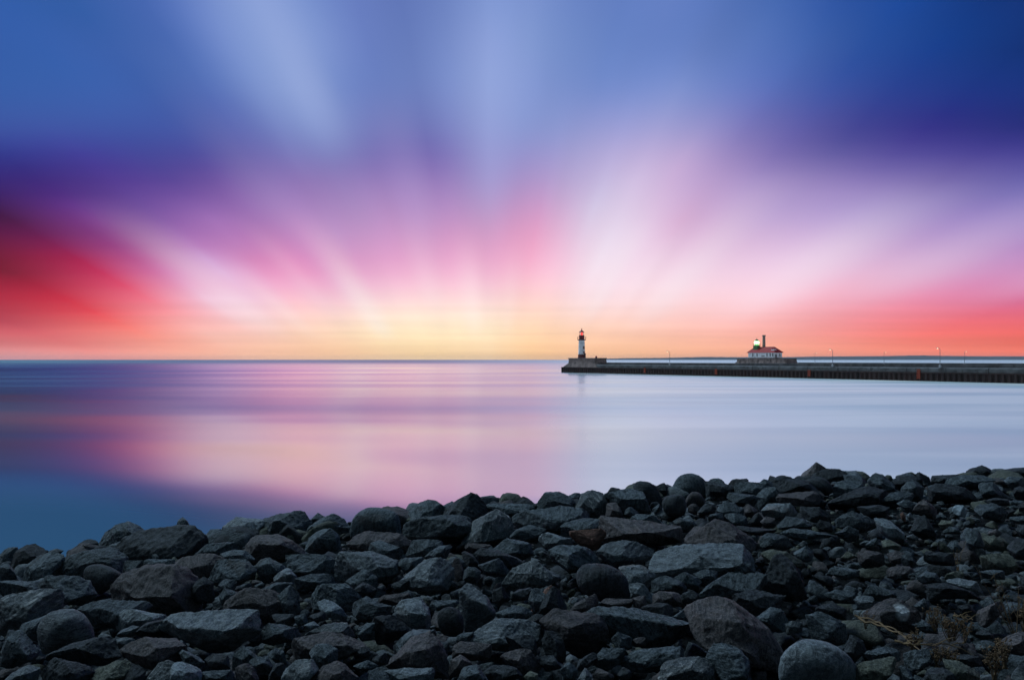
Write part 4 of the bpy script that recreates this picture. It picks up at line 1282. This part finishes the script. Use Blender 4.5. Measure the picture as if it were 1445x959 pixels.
    b = MB(); b.lathe([(1.4, H + 5.902), (1.3, H + 6.05), (.5, H + 6.65), (.15, H + 6.8), (.2, H + 7.0), (.04, H + 7.1), (.03, H + 7.9)], 14, (lx, ly, 0)); b.build('lantern_roof', MAT['green_copper'], tw, smooth=True)
    # horn on the left end of the roof
    hx = s_of(1062.2, SX, SY) - .5
    b = MB(); b.tube([(hx, ym, H + 2.3), (hx, ym, H + 4.3)], .06, 6); b.lathe([(.16, H + 4.2), (.3, H + 4.7), (.3, H + 5.0), (.1, H + 5.2)], 8, (hx, ym, 0))
    b.build('horn_post', MAT['maroon_paint'], rf)
light_station()

# ------------------------------------------------------------------ lamp posts: build one of each, copy
def lamp_proto(h, arm):
    t = empty('street_lamp', (0, 0, 0), PA)
    b = MB(); b.lathe([(.28, 0), (.28, .5), (.16, .62)], 10); b.build('base', MAT['galvanised'], t)
    b = MB(); b.tube([(0, 0, .6), (0, 0, h)], [.08, .05], 8); b.build('pole', MAT['pole_paint'], t)
    b = MB(); b.tube([(0, 0, h - .1), (0, arm * .5, h + .22), (0, arm, h + .26)], .045, 6); b.build('arm', MAT['galvanised'], t)
    b = MB(); b.loft([[(-.13, arm - .32 * (1 if arm > 0 else -1), h + .2), (.13, arm - .32 * (1 if arm > 0 else -1), h + .2), (.13, arm - .32 * (1 if arm > 0 else -1), h + .34), (-.13, arm - .32 * (1 if arm > 0 else -1), h + .34)],
                      [(-.18, arm + .3 * (1 if arm > 0 else -1), h + .18), (.18, arm + .3 * (1 if arm > 0 else -1), h + .18), (.15, arm + .3 * (1 if arm > 0 else -1), h + .32), (-.15, arm + .3 * (1 if arm > 0 else -1), h + .32)]])
    hd = b.build('lamp_head', MAT['galvanised'], t)
    b = MB(); b.lathe([(.04, -.13), (.11, -.08), (.12, 0)], 10, (0, arm, h + .18)); b.build('bulb', MAT['lamp_warm'], hd)
    return t
def copy_tree(o, parent=None):
    c = o.copy(); COL.objects.link(c)
    if parent: c.parent = parent
    for ch in [q for q in bpy.data.objects if q.parent == o]: copy_tree(ch, c)
    return c
def lamps():
    A = lamp_proto(4.35, -1.2); B = lamp_proto(4.9, 1.5)
    first = True
    for px, lab in ((945, 'lone lamp post on the pier between the two lighthouses'), (1175, 'lit lamp post with left arm, second of the pier lamps right of the light station'),
                    (1326.5, 'tallest lit lamp post with left arm near the right end of the pier')):
        o = A if first else copy_tree(A); first = False
        s = s_of(px, NX, NY); o.location = (NX + .56 * s + .829 * .6, NY - .829 * s + .56 * .6, 3.32)
        o.location.x = (px - CX) / 1000 * o.location.y
        tag(o, lab, 'lamp post', 'lamp posts along the piers')
    first = True
    for px, lab in ((1150, 'faint lamp post with right arm closest to the red-roofed light station'), (1247.5, 'lit lamp post with right arm standing alone mid-way along the right pier'),
                    (1361, 'rightmost lit lamp post, its arm pointing right')):
        o = B if first else copy_tree(B); first = False
        s = s_of(px, SX, SY); o.location = (SX + .56 * s, SY - .829 * s, 3.25)
        o.location.x = (px - CX) / 1000 * o.location.y
        tag(o, lab, 'lamp post', 'lamp posts along the piers')
lamps()

# ------------------------------------------------------------------ dry weeds and fallen twigs among the right-hand rocks
def weed(px, py, hpx, n, seed, lab, flower=True, lean=0):
    rnd = random.Random(seed)
    D = depth_at(px, py) - .15
    base = Vector(((px - CX) / 1000 * D, D, CAMZ - (py - HY) / 1000 * D))
    t = empty('dry_weed', base); tag(t, lab, 'dry plant', 'dry weeds growing between the rocks')
    H = hpx / 1000 * D
    st = MB(); fl = MB()
    for k in range(n):
        a = rnd.uniform(-.45, .45) + lean; bnd = rnd.uniform(-.3, .3); dyy = rnd.uniform(-.25, .25)
        hh = H * rnd.uniform(.6, 1.0)
        pts = []
        for i in range(8):
            f = i / 7; pts.append(Vector((rnd.uniform(-.004, .004) + math.sin(a) * hh * f + bnd * hh * f * f * .5 + rnd.uniform(-.02, .02) * (k > 0) * (i == 0), dyy * hh * f, hh * f - .06)))
        st.tube(pts, [.0035 * (1 - .6 * i / 7) for i in range(8)], 4)
        for i in range(3, 8):
            if rnd.random() < .8:
                d = Vector((rnd.uniform(-1, 1), rnd.uniform(-.6, .6), rnd.uniform(.3, 1))).normalized() * hh * rnd.uniform(.08, .22)
                q = pts[i] + d; st.tube([pts[i], pts[i] + d * .5 + Vector((0, 0, .006)), q], [.002, .0016, .001], 3)
                if flower:
                    for j in range(rnd.randint(3, 6) if flower else 0):
                        c = pts[i] + d * rnd.uniform(.35, 1.05) + Vector((rnd.gauss(0, .006), rnd.gauss(0, .006), rnd.gauss(0, .008)))
                        r = rnd.uniform(.003, .0065)
                        m_ = [Vector((r * rnd.uniform(.7, 1.2), 0, 0)), Vector((-r, 0, 0)), Vector((0, r, 0)), Vector((0, -r, 0)), Vector((0, 0, r * 1.8)), Vector((0, 0, -r))]
                        rot = Matrix.Rotation(rnd.uniform(0, 3), 3, 'X') @ Matrix.Rotation(rnd.uniform(0, 3), 3, 'Y')
                        fl.add([c + rot @ v for v in m_], [(0,2,4),(2,1,4),(1,3,4),(3,0,4),(2,0,5),(1,2,5),(3,1,5),(0,3,5)])
    st.build('stem', MAT['dry_stem'], t)
    if flower and fl.v: fl.build('flower_head', MAT['dry_flower'], t)
weed(1319, 880, 34, 9, 1, 'dry yellowish weed clump left of the tallest flowering clump')
weed(1342, 900, 46, 16, 2, 'densest bushy yellow-brown weed clump among the right rocks')
weed(1362, 895, 30, 6, 3, 'small dry weed clump just right of the densest weed clump')
weed(1288, 908, 30, 8, 4, 'low dry weed clump under the brown white-capped boulder')
weed(1322, 928, 26, 8, 5, 'short dry weed clump in front of the grey stone at lower right')
weed(1343, 932, 30, 9, 6, 'golden dry weed clump low at the right, second from the corner bush')
weed(1403, 950, 55, 14, 7, 'tall golden weed bush near the bottom right corner')
weed(1418, 930, 38, 12, 8, 'dense brown weed clump against the large rock at the right edge')
weed(1221, 876, 24, 5, 9, 'tiny dry sprig in front of the white-capped brown boulder')
weed(1434, 892, 118, 5, 10, 'tall bare dry stalks leaning left at the right picture edge', False, -.28)
weed(1444, 880, 60, 10, 11, 'brown weed clump half cut off by the right picture edge')
weed(1352, 800, 45, 4, 12, 'thin bare stalks standing high among the far right rocks', False)

def twig(pts, lab, seed):
    rnd = random.Random(seed); P = []
    for px, py in pts:
        D = depth_at(px, py) - .25; P.append(Vector(((px - CX) / 1000 * D, D, CAMZ - (py - HY) / 1000 * D)))
    b0 = P[0].copy(); mb = MB(); Q = []
    for i in range(len(P) - 1):
        for k in range(4): Q.append(P[i].lerp(P[i+1], k / 4) - b0 + Vector((0, rnd.uniform(-.01, .01), rnd.uniform(-.01, .01))))
    Q.append(P[-1] - b0)
    mb.tube(Q, [.009 * (1 - .7 * i / len(Q)) for i in range(len(Q))], 5)
    for i in range(2, len(Q) - 1, 2):
        d = Vector((rnd.uniform(.2, 1), rnd.uniform(-.5, .2), rnd.uniform(-.5, .5))) * .12
        mb.tube([Q[i], Q[i] + d * .5 + Vector((0, 0, .01)), Q[i] + d], [.004, .003, .0015], 4)
    o = mb.build('fallen_twig', MAT['dry_stem']); o.location = b0
    tag(o, lab, 'twig', 'dead twigs lying on the rocks')
twig([(1205, 868), (1235, 875), (1262, 888), (1290, 905)], 'long dead twig lying below the white-capped brown boulder', 1)
twig([(1212, 873), (1248, 884), (1275, 897), (1300, 918)], 'second dead twig lying parallel under the long one', 2)
twig([(1262, 903), (1290, 909), (1325, 909), (1360, 907)], 'thin twig stretched level behind the low golden weeds', 3)
twig([(1345, 866), (1360, 870), (1373, 874)], 'pale short twig right of the densest weed clump', 4)

# ------------------------------------------------------------------ thin evening air that pales the far shore
def make_haze():
    mb = MB(); mb.box(-13000, 13000, -600, 12600, -6, 60)
    m = bpy.data.materials.new('air'); m.use_nodes = True; t = m.node_tree; t.nodes.clear()
    v = N(t, 'ShaderNodeVolumePrincipled'); v.inputs['Color'].default_value = (.78, .86, 1, 1)
    v.inputs['Density'].default_value = 3e-5; v.inputs['Anisotropy'].default_value = 0
    o = N(t, 'ShaderNodeOutputMaterial'); t.links.new(v.outputs[0], o.inputs['Volume'])
    tag(mb.build('haze', m), kind='stuff')
make_haze()
